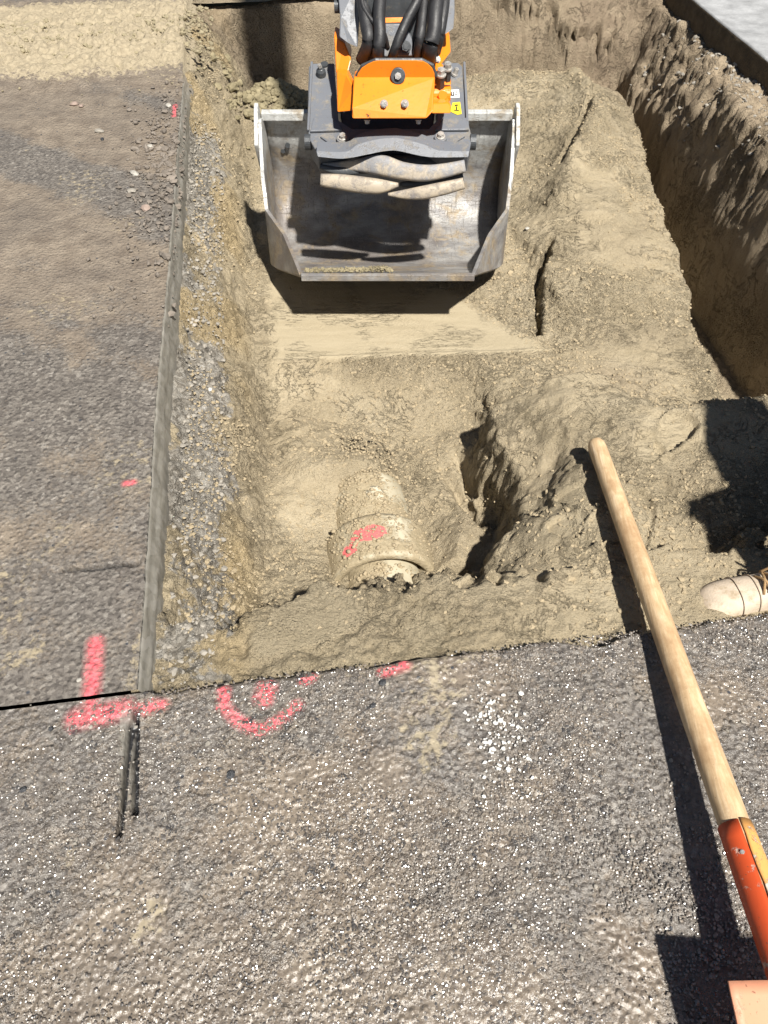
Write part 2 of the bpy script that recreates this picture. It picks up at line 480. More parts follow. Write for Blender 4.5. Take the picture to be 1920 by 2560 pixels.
base = np.clip(tps_eval(cps, wts, S, Rr), -.8, -.055)
wob = fbm(S, Rr, Zo, 5, 4)
wob2 = fbm(S, Rr, Zo, 14, 4, off=3.3)

# trimmed face below the terrace edge, falling to the pipe hole
edge = 1.60 - .10 * (S - .25) + .012 * wob
right_lim = 1.10 + .03 * wob2 + .02 * wob
inhole = smooth01(-S, -right_lim - .035, -right_lim + .035)
face = np.interp(np.clip(edge - Rr, -1, 2), [-1, 0, .02, .12, .30, .42, 2], [0, 0, .010, .05, .095, .11, .11])
terr = np.where(Rr > edge - .45, -.405 - face, 9)
below = (Rr < edge) & (Rr > edge - .5)
holez = np.minimum(base, -.405 - face)
mixr = smooth01(Rr, edge - .5, edge - .30) * (Rr < edge + .0)
base = np.where(Rr < edge, base * (1 - mixr * inhole) + (holez) * mixr * inhole, base)
flat = smooth01(Rr, edge - .002, edge + .006) * smooth01(-Rr, -2.45, -2.25)
diag = 1.38 - (Rr - 1.50) * .62
flatm = flat * smooth01(-S, -diag - .05 + .05 * wob2, -diag + .02 + .05 * wob2) * smooth01(S, .28, .36)
base = base * (1 - flatm) + flatm * (-.405)
# small lip of squeezed sand on the terrace edge
base = base + .010 * np.exp(-((Rr - edge - .012) / .012) ** 2) * (S > .5) * (S < 1.42)
# undercut pocket with finger marks, and the crack leading from it
def gauss(cs, cr, ws, wr, rot=0):
    a, b = S - cs, Rr - cr
    c, d = math.cos(rot), math.sin(rot)
    return np.exp(-(((a * c + b * d) / ws) ** 2 + ((-a * d + b * c) / wr) ** 2))
p1, p2 = SR(1215, 1255, -.5), SR(1165, 1425, -.5)
g1 = np.clip(gauss(p1[0], p1[1], .085, .17, .1) * 1.7, 0, 1)
fing = .035 * np.sin((S - p1[0]) * 95 + (Rr - p1[1]) * 22) * g1
base = base * (1 - g1) + g1 * (-.54) + fing
crk = seg_dist(S, Rr, [SR(1120, 1462, -.5), SR(1180, 1430, -.45), SR(1225, 1375, -.42), SR(1290, 1330, -.4)]) + .006 * wob2
cz = np.clip(1 - crk / .045, 0, 1)
base = base - .13 * smooth01(cz, 0, 1) * 1.0
bpts = [SR(*q) for q in ((1215, 1500, -.30), (1205, 1455, -.30), (1218, 1385, -.30), (1275, 1335, -.32), (1272, 1250, -.32), (1205, 1160, -.33), (1190, 1100, -.36))]
bpts = sorted((r, q) for q, r in bpts)
sb = np.interp(Rr, [p[0] for p in bpts], [p[1] for p in bpts]) + .022 * fbm(S, Rr, Zo, 16, 2, .5, off=29)
mr = smooth01(Rr, bpts[0][0] - .06, bpts[0][0] + .02) * smooth01(-Rr, -bpts[-1][0] - .08, -bpts[-1][0])
mz = -.235 + .13 * smooth01(S - sb, 0, .28) + .012 * wob2
mhi = smooth01(S, 1.38, 1.62) * smooth01(Rr, .80, 1.02)
hi_ = np.maximum(base, mz) * (1 - mhi) + base * mhi
lo_ = np.minimum(base, -.37 - .10 * smooth01(S - sb, -.25, -.05))
stp = smooth01(S - sb, -.035, .045)
base = base * (1 - mr) + mr * (lo_ * (1 - stp) + hi_ * stp)
clifm = mr * np.exp(-((S - sb) / .05) ** 2)
# cliff on the bench, torn by the bucket
cl = smooth01(S, 1.47 + .03 * wob2, 1.52 + .03 * wob2) * smooth01(Rr, 1.62, 1.75) * smooth01(-Rr, -2.6, -2.35)
base = base + cl * .035
crv = seg_dist(S, Rr, [SR(1350, 820, -.38), SR(1343, 700, -.38), SR(1372, 620, -.36)]) + .008 * wob2
base = base - .10 * smooth01(np.clip(1 - crv / .028, 0, 1), 0, 1)
crv = seg_dist(S, Rr, [SR(1400, 430, -.33), SR(1450, 330, -.3), SR(1480, 250, -.3)]) + .012 * wob2
base = base - .05 * smooth01(np.clip(1 - crv / .03, 0, 1), 0, 1)
rdg = seg_dist(S, Rr, [SR(1440, 190, -.28), SR(1492, 300, -.27), SR(1430, 400, -.29), SR(1400, 500, -.32)]) + .015 * wob2
base = base + .07 * np.exp(-(rdg / .07) ** 2) * smooth01(-Rr, -4.1, -3.9)
rdg = seg_dist(S, Rr, [SR(1362, 578, -.36), SR(1500, 580, -.35)])
base = base + .018 * np.exp(-(rdg / .02) ** 2)
base = base + smooth01(S, 1.2, 1.5) * smooth01(-S, -2.3, -2.1) * .030 * fbm(S, Rr, Zo, 3.2, 3, off=77)
dd = seg_dist(S, Rr, [SR(1460, 1000, -.35), SR(1560, 1035, -.33), SR(1700, 1050, -.3), SR(1850, 1040, -.3)]) + .012 * wob2
base = base + .035 * smooth01(-dd, -.05, 0) * (S > 1.2)
# bootprints on the mound
footmask = np.zeros_like(S)
def foot(px, py, z, L, Wd, rot, depth=.018):
    global base, footmask
    cs, cr = SR(px, py, z)
    a, b = S - cs, Rr - cr
    c, d = math.cos(rot), math.sin(rot)
    u, v = (a * c + b * d) / L, (-a * d + b * c) / (Wd * (1 + .25 * np.sin(np.clip((a * c + b * d) / L, -1, 1) * 2)))
    q = np.abs(u) ** 2.6 + np.abs(v) ** 2.6
    m = smooth01(-q, -1.12, -.88)
    rim = np.exp(-((np.sqrt(q) - 1.12) / .13) ** 2)
    base = base - depth * m + .006 * rim
    footmask = np.maximum(footmask, m)
foot(1460, 1270, -.15, .05, .07, 1.5)
foot(1410, 1352, -.16, .045, .045, 1.5, .014)
foot(1660, 1140, -.21, .10, .045, .75, .02)
foot(1600, 1170, -.19, .07, .045, .85, .012)
foot(1580, 1320, -.12, .13, .05, 1.2, .012)
foot(1500, 1350, -.12, .10, .05, .4, .010)
foot(1240, 1520, -.17, .09, .05, .2, .016)
foot(1480, 1520, -.12, .08, .05, -.4, .010)
foot(1690, 1480, -.13, .07, .05, 1.2, .010)
foot(780, 1620, -.21, .15, .08, .5, .006)
foot(1060, 1640, -.15, .05, .045, 1.5, .010)
# pipe bed: sand lies against the pipe up to its flanks and over its left shoulder
PS, PZ = .612, -.52
inpipe = (Rr > .42) & (Rr < 1.15)
dS = S - (PS - .03 * (Rr - .55))
ridge = smooth01(Rr, .02, .30) * (1 - smooth01(Rr, .34, .50))
base = base + ridge * .045 * np.exp(-(dS / .13) ** 2)
side = np.where(inpipe, 1.0, 0.0) * np.exp(-(dS / .17) ** 4)
bed = np.where(Rr > .69, -.455 + .055 * smooth01(-dS, .01, .10), -.48 + .02 * wob2)
base = base * (1 - side) + side * np.minimum(base, bed)
bury = smooth01(Rr, .86, .98)
base = np.where((Rr > .82) & (Rr < edge - .30), np.maximum(base, (-.47 + .10 * bury + .012 * wob2 - .35 * np.clip(Rr - .97, 0, 9)) * np.exp(-(dS / .22) ** 2) - 1.2 * (1 - np.exp(-(dS / np.where(dS < 0, .30, .20)) ** 2)) * .5), base)

# left bank: rubble shelf under the cut asphalt, then sand down to the floor
sh = S + .018 * wob + .010 * wob2
toe_z = -.6
far = smooth01(Rr, 2.9, 3.5)
bank = np.interp(sh, [-.05, .03, .045, .085, .14, .20, .265, .40], [-.085, -.095, -.12, -.165, -.225, -.31, -.43, -.80])
bank_far = np.interp(sh + .05 * wob, [-.05, .0, .06, .16, .26, .36, .60], [-.004, -.01, -.04, -.13, -.30, -.55, -1.0])
bank = bank * (1 - far) + bank_far * far
k_ = .012
base = np.logaddexp(base / k_, bank / k_) * k_

# right hand gap and the fluted wall
rim_s = np.interp(Rr, [0, .75, .93, 1.5, 2.12, 3.0, 4.3], [2.6, 2.2, 1.97, 2.05, 2.16, 2.35, 2.66]) + .025 * wob + .012 * wob2
gap = smooth01(S, rim_s - .02, rim_s + .16)
base = base * (1 - gap) + gap * np.minimum(base, -1.32)
flute = (.5 + .5 * fbm(Rr, Zo, Zo, 7, 4, .6)) * .15 + .03 * fbm(Rr, S, Zo, 22, 3, off=5)
ws = S + flute * smooth01(S, 2.6, 2.75)
ws = ws - .22 * smooth01(-Rr, -3.9, -2.3) * 0
bul = .20 * smooth01(-Rr, -4.2, -2.6)
wall = np.interp(ws + bul * smooth01(-S, -3.0, -2.8), [2.76, 2.80, 2.84, 2.92, 2.985, 3.02], [-1.35, -.90, -.50, -.33, -.20, -.13])
base = np.logaddexp(base / .015, wall / .015) * .015
# far end wall
fw = Rr + .05 * wob + .012 * wob2
fwall = np.interp(fw, [4.30, 4.36, 4.42, 4.50, 4.6], [-1.0, -.75, -.35, -.06, -.01])
base = np.logaddexp(base / .012, fwall / .012) * .012
base = np.minimum(base, -.012)

base = np.maximum(base, -.045 - Rr * .08 - .02 * np.abs(wob) - 1.5 * np.clip(Rr - .23 - .07 * wob - .09 * wob2, 0, 9))
# keep the sand below asphalt along the near edge
base = np.minimum(base, np.where(Rr < .03, -.028, 9))

P = to_world(S, Rr, base)
N = normals(P)
X3, Y3, Z3 = P[..., 0], P[..., 1], P[..., 2]
gravel = smooth01(-(S + .09 * wob + .05 * wob2), -.19, -.08) * (1 - far * .9)
gravel = gravel * np.clip(.85 + 1.5 * fbm(S * 1.5, Rr, Zo, 4.5, 3, off=8), 0, 1)
soft = np.clip(flatm + footmask * .9, 0, 1)
rough_m = np.clip(.42 + 2.4 * fbm(X3, Y3, Z3, 3.0, 3, off=11), .04, 1)
facem = smooth01(-Rr, -1.52, -1.42) * smooth01(Rr, 1.02, 1.15) * smooth01(-S, -1.05, -.95)
rough_m = rough_m * (1 - .7 * facem)
rough_m = np.maximum(rough_m, far * smooth01(-S, -.9, -.5))
amp = (1 - soft * .93)
wl = worley(X3, Y3, Z3, 34)
wl2 = worley(X3 + .5 * wob2 * .02, Y3, Z3, 70)
disp = .012 * fbm(X3, Y3, Z3, 8, 3, .6, off=41) * rough_m + .014 * fbm(X3, Y3, Z3, 20, 4, .65) + .014 * rough_m * (.55 - wl) + .008 * rough_m * (.5 - wl2)
disp = disp + .006 * fbm(X3, Y3, Z3, 60, 2, off=2) * rough_m
bankm = smooth01(-S, -.34, -.26)
disp = disp + bankm * (.012 * fbm(X3, Y3, Z3, 26, 4, .65, off=13) + .012 * (.5 - worley(X3, Y3, Z3, 42)) + .02 * fbm(X3, Y3, Z3, 7, 3, off=23))
disp = disp + gravel * .009 * (.5 - worley(X3, Y3, Z3, 75))
wallm = smooth01(S, 2.62, 2.75)
disp = disp + wallm * (.06 * fbm(Rr, Z3 * .6, S * .6, 9, 5, .65, off=6) + .018 * fbm(X3, Y3, Z3, 45, 3, .6, off=16))
fwm = smooth01(Rr, 4.15, 4.35)
disp = disp * (1 - .5 * fwm)
disp = disp + clifm * (.030 * fbm(X3, Y3, Z3, 17, 4, .6, off=33) + .016 * (.5 - worley(X3, Y3, Z3, 30)))
def FWp(px, py, rw=4.40):
    a, b, c = ray(px, py)
    t = (rw + O @ E2) / (a * E2[0] + b * E2[1])
    p = np.array([a * t, b * t]) - O
    return float(p @ E1), CH + c * t
for ln, wd in (([(1385, 62), (1400, 85), (1425, 92), (1470, 98), (1520, 118), (1535, 122)], .020), ([(1372, 78), (1400, 108), (1416, 138), (1440, 136)], .012),
               ([(1425, 92), (1500, 88), (1540, 100)], .012), ([(1478, 142), (1500, 130), (1540, 128)], .014), ([(1240, 45), (1290, 30), (1350, 45)], .012), ([(1380, 20), (1400, 60)], .02)):
    q = seg_dist(S, P[..., 2], [FWp(*p) for p in ln]) + .005 * fbm(X3, Y3, Z3, 40, 3, .6, off=61)
    disp = disp - fwm * .05 * smooth01(-q, -wd, -wd * .2)
disp = disp + fwm * .02 * fbm(X3, Y3, Z3, 9, 4, .6, off=71)
P = P + N * (disp * amp)[..., None]
P[..., 2] = np.minimum(P[..., 2], -.006)
yellow = smooth01(fbm(S, Rr, Zo, 4.5, 3, off=4), -.05, .3) * smooth01(-S, -.26, -.18) * (1 - gravel)
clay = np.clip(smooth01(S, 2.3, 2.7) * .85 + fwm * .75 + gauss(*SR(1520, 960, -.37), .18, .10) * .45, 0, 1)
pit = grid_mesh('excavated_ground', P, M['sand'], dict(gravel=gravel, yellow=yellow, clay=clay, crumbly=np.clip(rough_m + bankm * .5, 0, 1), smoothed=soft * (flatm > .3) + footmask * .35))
tag(pit, 'sandy excavated pit floor with trimmed terrace, banks and footprints', kind='structure')
PITZ = P[..., 2]
def zat(s, r):
    i = np.clip(np.searchsorted(sA, s) - 1, 0, len(sA) - 2)
    j = np.clip(np.searchsorted(rA, r) - 1, 0, len(rA) - 2)
    return PITZ[j, i]

# ------------------------------------------------------------------ asphalt around the pit
def pink_mask(S, R, polys):
    m = np.zeros_like(S)
    for pts, w in polys:
        d = seg_dist(S, R, [SR(*p) for p in pts])
        m = np.maximum(m, smooth01(-d, -w * 1.6, -w * .1))
    return m

# near road
sN = np.r_[-outer(.62, 30, 16)[::-1][:-1], axis((-.62, -.20, .005), (-.20, .03, .0028), (.03, 1.60, .0045)), outer(1.60, 30, 16)[1:]]
rN = np.r_[-outer(.85, 30, 16)[::-1][:-1], axis((-.85, -.05, .0045), (-.05, -.003, .003))]
S, Rr = np.meshgrid(sN, rN)
Zo = np.zeros_like(S)
inner = smooth01(S, -1.0, -.62) * smooth01(-S, -2.0, -1.6) * smooth01(Rr, -1.3, -.85)
Rx = Rr.copy()
ragged = smooth01(Rr, -.05, 0.0) * smooth01(S, .0, .06)
Rx = Rx + ragged * (.010 * fbm(S, Zo, Zo, 12, 4, .65) - .004 + .022 * np.exp(-((S - 1.02) / .06) ** 2) * -1)
z = .0035 * fbm(S, Rr, Zo, 3, 3) + .0011 * fbm(S, Rr, Zo, 30, 3) + .0009 * (.45 - worley(S, Rr, Zo, 62)) * (1 + 1.5 * fbm(S, Rr, Zo, 5, 3, off=37)) + .0007 * fbm(S, Rr, Zo, 110, 2)
z = z * inner - .0035
g1a = seg_dist(S, Rr, [SR(324, 1806), SR(296, 2083)])
g2a = seg_dist(S, Rr, [SR(338, 1772), SR(334, 2030)])
jit = .0008 * fbm(S, Rr, Zo, 160, 2)
sl1 = smooth01(-(g1a + jit), -.0078, -.0042)
sl2 = smooth01(-(g2a + jit), -.0085, -.0052)
strip = smooth01(-seg_dist(S, Rr, [SR(318, 1790), SR(316, 2000)]), -.022, -.012)
z = z - .03 * np.maximum(sl1, sl2)
lip = smooth01(Rr, -.012, -.002)
z = z - .006 * lip * (S > .03)
# spilled sand tongue from the pit
tong = smooth01(-seg_dist(S, Rr, [SR(1090, 1650), SR(1090, 1760), SR(1060, 1860)]), -.14, -.02) * .95
z = z + .004 * np.clip(tong, 0, 1) * (1 + fbm(S, Rr, Zo, 40, 3)) * inner
crumbs = smooth01(-seg_dist(S, Rr, [SR(800, 1690), SR(1230, 1640)]), -.03, .0) * .5
sp2 = smooth01(-seg_dist(S, Rr, [SR(390, 2260), SR(350, 2330)]), -.07, 0) * .55
sp3 = smooth01(-seg_dist(S, Rr, [SR(200, 2100), SR(170, 2150)]), -.04, 0) * .5
pink = pink_mask(S, Rr, [([(193, 1795), (309, 1772)], .027), ([(345, 1775), (402, 1757)], .019),
    ([(559, 1719), (559, 1762), (588, 1796), (641, 1825), (694, 1801), (742, 1762)], .016),
    ([(666, 1720), (660, 1740)], .024), ([(760, 1698), (780, 1690)], .014), ([(960, 1675), (1010, 1660)], .017), ([(225, 1755), (225, 1770)], .02)])
mudm = .42 * np.clip(fbm(S, Rr, Zo, 3.0, 4, .6, off=9) * 2.4, -1, 1)
road = grid_mesh('road', to_world(S, Rx, z), M['road'],
    dict(pink=pink * .95, sandy=np.maximum.reduce([tong * .50 * (1 + .5 * fbm(S, Rr, Zo, 20, 4, .6, off=19)), crumbs, sp2, sp3]), mud=mudm, cut=strip * .7, slit=np.maximum(sl1, sl2)))
tag(road, 'wet muddy asphalt in front of the pit with saw cuts and pink spray paint', kind='structure')
# sawn front of the near road slab, down into the pit
sF = axis((0.0, 3.0, .01)); zF = np.array([-.008, -.03, -.06, -.10, -.16, -.25, -.5])
Sg, Zg = np.meshgrid(sF, zF)
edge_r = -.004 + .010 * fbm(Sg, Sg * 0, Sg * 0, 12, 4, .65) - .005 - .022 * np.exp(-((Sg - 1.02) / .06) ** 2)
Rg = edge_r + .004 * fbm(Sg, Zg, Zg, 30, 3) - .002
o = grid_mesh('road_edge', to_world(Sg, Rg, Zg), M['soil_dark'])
o.parent = None
tag(o, 'broken asphalt edge face of the near road above the pit', kind='structure')

# left pavement with its sawn edge
sP = np.r_[-outer(1.75, 30, 16)[::-1][:-1], axis((-1.75, -.6, .009), (-.6, -.004, .0055)), [0.0, .004, .008, .011, .014, .017, .020, .023, .026]]
rP = np.r_[axis((.004, .9, .0048), (.9, 2.4, .008), (2.4, 4.6, .012)), outer(4.6, 30, 14)[1:]]
zprof = np.zeros(len(sP)); zprof[-8:] = [-.014, -.027, -.036, -.040, -.052, -.063, -.078, -.13]
S, Rr = np.meshgrid(sP, rP)
Zo = np.zeros_like(S)
cutm = (S > -.0005) * 1.0
fl = 1 - cutm
inner = smooth01(S, -2.2, -1.75) * smooth01(-Rr, -5.2, -4.6)
z = .004 * fbm(S, Rr, Zo, 2, 3) + .0018 * fbm(S, Rr, Zo, 30, 3) + .0018 * (.45 - worley(S, Rr, Zo, 60))
bm_ = smooth01(Rr + .35 * fbm(S, Rr, Zo, 2.5, 4, .6, off=44), 3.15, 3.85) * smooth01(-Rr, -4.75, -4.25)
nz = fbm(S, Rr, Zo, 16, 4, .6)
z = z * fl * inner + bm_ * fl * inner * (.035 + .03 * nz + .03 * (.5 - worley(S, Rr, Zo, 26)))
edgeS = S + (1 - smooth01(-S, .0, .12)) * (.010 * fbm(Rr, Zo, Zo, .9, 2) + .004 * fbm(Rr, Zo, Zo, 18, 4, .65)) * smooth01(Rr, 0, .4) + cutm * .010 * fbm(Rr, zprof[None] * 6 + Zo, Zo, 6, 4, .65, off=91) * smooth01(S, .0, .012)
far2 = smooth01(Rr, 3.15, 3.5)
edgeS = edgeS + cutm * far2 * (S * 1.5)
z = z + np.broadcast_to(zprof, S.shape) * (1 - .3 * far2)
gp = seg_dist(S, Rr, [SR(162, 1424), SR(345, 1408)])
slg = smooth01(-(gp + .0008 * fbm(S, Rr, Zo, 150, 2)), -.0085, -.0035)
z = z - .02 * slg * fl
pink = pink_mask(S, Rr, [([(239, 1608), (232, 1700), (225, 1755)], .021), ([(315, 1209), (335, 1205)], .012), ([(436, 262), (434, 290)], .012)])
sandy = bm_ * 1.0 + smooth01(-seg_dist(S, Rr, [SR(330, 1740), SR(350, 1600)]), -.05, 0) * .5
sandy = np.maximum(sandy, smooth01(fbm(S, Rr, Zo, 3, 3, off=21), .12, .45) * .42 * fl)
sandy = np.maximum(sandy, smooth01(-seg_dist(S, Rr, [SR(20, 1660), SR(90, 1620)]), -.08, 0) * .55)
sandy = np.maximum(sandy, smooth01(-seg_dist(S, Rr, [SR(240, 440), SR(270, 440)]), -.10, 0) * .45)
sandy = np.maximum(sandy, cutm * np.maximum(far2, smooth01(fbm(Rr, S * 4, Zo, 5, 4, .6, off=14), .1, .4) * .75))
# sweeping smears of mud running down-left
ang = fbm(S * .55 + Rr * .75, Rr * .05 - S * .05, Zo, 3.2, 3, .6, off=31)
mud = np.clip(ang * 1.6 + .15, -1, 1) * smooth01(Rr, .4, 1.0) - .25 * (1 - smooth01(Rr, .1, .7)) - .5 * smooth01(-S, .75, 1.4)
pave = grid_mesh('pavement', to_world(edgeS, Rr, z), M['pave'], dict(pink=pink * .95, sandy=sandy * (1 - cutm * (1 - far2)), mud=mud * .8, cut=cutm * (1 - far2), slit=slg * fl))
tag(pave, 'asphalt left of the pit with smooth sawn edge and a spill of sand across it', kind='structure')

# far ground and the pale road on the right
S, Rr = np.meshgrid(axis((-.05, 3.0, .03)), np.r_[axis((4.5, 5.0, .03)), outer(5.0, 30, 10)[1:]])
o = grid_mesh('far_ground', to_world(S, Rr, .015 * fbm(S, Rr, S * 0, 5, 4) - .012), M['sand'], dict(gravel=S * 0, yellow=S * 0, clay=S * 0 + .3, crumbly=S * 0 + .5, smoothed=S * 0))
tag(o, 'sandy ground beyond the end of the pit', kind='structure')
sR = np.r_[[2.975, 2.976, 2.977, 2.98, 2.985], axis((2.99, 3.7, .02)), outer(3.7, 30, 12)[1:]]
S, Rr = np.meshgrid(sR, np.r_[axis((.0, 5.0, .02)), outer(5.0, 30, 12)[1:]])
z = .002 * fbm(S, Rr, S * 0, 9, 3)
zp = np.zeros(len(sR)); zp[:4] = [-.30, -.17, -.08, -.008]
o = grid_mesh('side_road', to_world(S + .004 * fbm(Rr, Rr * 0, Rr * 0, 9, 3), Rr, z + zp), M['concrete'])
o.data.materials.append(M['soil_dark'])
mi = np.zeros((S.shape[0] - 1, S.shape[1] - 1), dtype=np.int32); mi[:, :3] = 1
o.data.polygons.foreach_set('material_index', mi.reshape(-1))
tag(o, 'pale dusty road slab on the right above the pit wall', kind='structure')

# ------------------------------------------------------------------ loose clods, gravel, chippings
def ico(sub):
    bm = bmesh.new()
    bmesh.ops.create_icosphere(bm, subdivisions=sub, radius=1)
    bm.verts.ensure_lookup_table()
    v = np.array([q.co[:] for q in bm.verts]); f = np.array([[q.index for q in p.verts] for p in bm.faces])
    bm.free()
    return v, f
ICO1, ICO2 = ico(1), ico(2)
def scatter(name, pts, sizes, mat, flatz=.7, ics=ICO1, jitter=.28, smooth=False, sink=.3):
    V, Fc = ics
    n = len(pts); nv = len(V)
    A = rng.random((n, 3)) * 6.283
    rad = 1 + jitter * (rng.random((n, nv)) * 2 - 1)
    sc = sizes[:, None] * (.65 + .7 * rng.random((n, 3)))
    sc[:, 2] *= flatz
    v = V[None] * rad[..., None]
    cx, sx = np.cos(A[:, 0])[:, None], np.sin(A[:, 0])[:, None]
    v = np.stack([v[..., 0], v[..., 1] * cx - v[..., 2] * sx, v[..., 1] * sx + v[..., 2] * cx], -1)
    v = v * sc[:, None, :]
    cz, sz = np.cos(A[:, 2])[:, None], np.sin(A[:, 2])[:, None]
    v = np.stack([v[..., 0] * cz - v[..., 1] * sz, v[..., 0] * sz + v[..., 1] * cz, v[..., 2]], -1)
    v = v + pts[:, None, :] + np.array([0, 0, 1])[None, None] * (sizes * flatz * (1 - sink))[:, None, None] * .6
    me = bpy.data.meshes.new(name)
    v = v.reshape(-1, 3)
    me.vertices.add(len(v)); me.vertices.foreach_set('co', v.reshape(-1).astype(np.float32))
    f = (Fc[None] + (np.arange(n) * nv)[:, None, None]).reshape(-1)
    nf = len(Fc) * n
    me.loops.add(nf * 3); me.loops.foreach_set('vertex_index', f.astype(np.int32))
    me.polygons.add(nf); me.polygons.foreach_set('loop_start', np.arange(0, nf * 3, 3, dtype=np.int32))
    me.polygons.foreach_set('use_smooth', np.full(nf, smooth))
    me.update(calc_edges=True)
    me.materials.append(mat)
    o = bpy.data.objects.new(name, me); C.objects.link(o)
    return o

def pit_points(n, fn):
    out = []
    while len(out) < n:
        s = rng.random(n * 3) * 2.6 + .05; r = rng.random(n * 3) ** .9 * 4.2 + .02
        d = fn(s, r)
        ok = rng.random(len(s)) < d
        out += list(zip(s[ok], r[ok]))
    a = np.array(out[:n])
    return a[:, 0], a[:, 1]
def dens(s, r):
    z0 = s * 0
    patch = np.clip(fbm(s, r, z0, 2.8, 3, off=11) * 2.4 + .25, .03, 1)
    e = 1.60 - .10 * (s - .25)
    flatd = (r > e - .01) & (r < 2.4) & (s < 1.36 - (r - 1.5) * .62) & (s > .3)
    d = patch * np.where(flatd, .02, 1)
    d = np.where((s > 1.0) & (s < 1.5) & (r > 1.6) & (r < 2.6), np.maximum(d, .9) * ~flatd, d)
    d = np.where((r > .95) & (r < 1.3) & (s < 1.1) & (s > .35), np.maximum(d, .75), d)
    d = np.where((np.abs(s - .62) < .5) & (r > .35) & (r < .9), np.maximum(d, .5), d)
    return np.where(s > 2.2, d * .3, d)
s_, r_ = pit_points(21000, dens)
pz = zat(s_, r_)
pp = to_world(s_, r_, pz)
sz = .0025 + .0045 * rng.random(len(s_)) ** 3 + .005 * (rng.random(len(s_)) > .992)
tag(scatter('sand_crumbs', pp, sz, M['clod'], ics=ICO1, sink=.9, jitter=.38), 'crumbs of loose sand scattered over the pit floor', 'sand', kind='stuff')
n = 900
r_ = 1.9 + 2.3 * rng.random(n); s_ = 2.99 - .30 * rng.random(n) ** 1.6
tag(scatter('wall_rubble', to_world(s_, r_, zat(s_, r_)), .004 + .013 * rng.random(n) ** 3, M['gravel'], ics=ICO1, sink=.9), 'stones and rubble stuck in the upper part of the right pit wall', 'rubble', kind='stuff')
# heap of dark clods behind the bucket on the left
n = 900
a = rng.normal(size=(n, 2)) * [.12, .15] + [.46, 3.68]
pz = zat(a[:, 0], a[:, 1])
tag(scatter('soil_clods', to_world(a[:, 0], a[:, 1], pz + .01), .007 + .020 * rng.random(n) ** 2.5, M['clod_dark'], ics=ICO2, jitter=.22), 'heap of olive soil clods behind the left side of the bucket', 'soil', kind='stuff')
# sand clods of the spill on the left pavement
n = 2200
s_ = -rng.random(n) * 2.0 + .15; r_ = 3.95 + rng.normal(size=n) * .27
sz = .004 + .012 * rng.random(n) ** 3
tag(scatter('spilled_sand', to_world(s_, r_, .025 * np.exp(-((r_ - 3.95) / .4) ** 2) + .006), sz, M['spill_sand_dim'], ics=ICO1), 'band of spilled sand clods across the left pavement', 'sand', kind='stuff')
# rubble along the sawn edge
n = 1500
s_ = .035 + .12 * rng.random(n) ** .9; r_ = rng.random(n) * 3.1 + .03
sz = .002 + .007 * rng.random(n) ** 4
tag(scatter('edge_rubble', to_world(s_, r_, zat(s_, r_)), sz, M['gravel'], ics=ICO1), 'grey asphalt rubble along the foot of the sawn edge', 'rubble', kind='stuff')
n = 900
cs, cr = SR(395, 430)
s_ = -np.abs(rng.normal(size=n)) * .11 + .02; r_ = cr + rng.normal(size=n) * .42
sz = .003 + .012 * rng.random(n) ** 3.5
z_ = np.where(s_ > 0, -.03, .003)
tag(scatter('gravel_spill', to_world(s_, r_, z_), sz, M['spill'], ics=ICO1), 'brown grey gravel spilled over the top of the sawn edge', 'gravel', kind='stuff')
# pale shell fragments on the near road
n = 190
c0 = np.array(SR(1235, 1830))
a = rng.normal(size=(n, 2)) * [.032, .062] + c0
tag(scatter('shell_fragments', to_world(a[:, 0], a[:, 1], a[:, 0] * 0 + .002), .0014 + .0036 * rng.random(n) ** 2, M['shell'], flatz=.3, ics=ICO1), 'white shell fragments strewn beside the sand smear on the near road', 'shells', kind='stuff')
n = 700
s_ = rng.random(n) * 2.0 - .5; r_ = -rng.random(n) * .85
tag(scatter('loose_chippings', to_world(s_, r_, s_ * 0 - .001), .0016 + .0035 * rng.random(n) ** 4, M['gravel'], flatz=.6, ics=ICO1), 'fine loose chippings over the wet near road', 'chippings', kind='stuff')

def m_wet():
    k = NT('wet_stone')
    c = k.ramp(k.vor(60, out='Color'), [(.1, (.05, .046, .042)), (.5, (.15, .125, .10)), (.9, (.25, .21, .165))])
    k.b.inputs['IOR'].default_value = 2.3
    return k.done(c, k.ramp(k.vor(47, out='Color'), [(.1, .14), (.9, .46)]), spec=.5)
n = 100000
s_ = rng.random(n) * 2.1 - .55; r_ = -rng.random(n) * .86 - .004
dn = np.clip(.5 + 2.6 * fbm(s_, r_, s_ * 0, 4.5, 4, .6, off=51), .05, 1) * (.45 + .55 * smooth01(s_, -.3, .7))
dn = dn * (1 - .9 * smooth01(-seg_dist(s_, r_, [SR(1090, 1650), SR(1090, 1760), SR(1060, 1860)]), -.11, -.05))
dn = dn * (seg_dist(s_, r_, [SR(324, 1806), SR(296, 2083)]) > .007) * (seg_dist(s_, r_, [SR(338, 1772), SR(334, 2030)]) > .007)
ok = rng.random(n) < dn
s_, r_ = s_[ok], r_[ok]; n = len(s_)
tag(scatter('wet_chippings', to_world(s_, r_, s_ * 0 - .0022), .0014 + .0024 * rng.random(n) ** 2.2, m_wet(), flatz=.6, ics=ICO1, jitter=.13, sink=.9), 'wet glinting chippings set in the mud of the near road', 'chippings', kind='stuff')

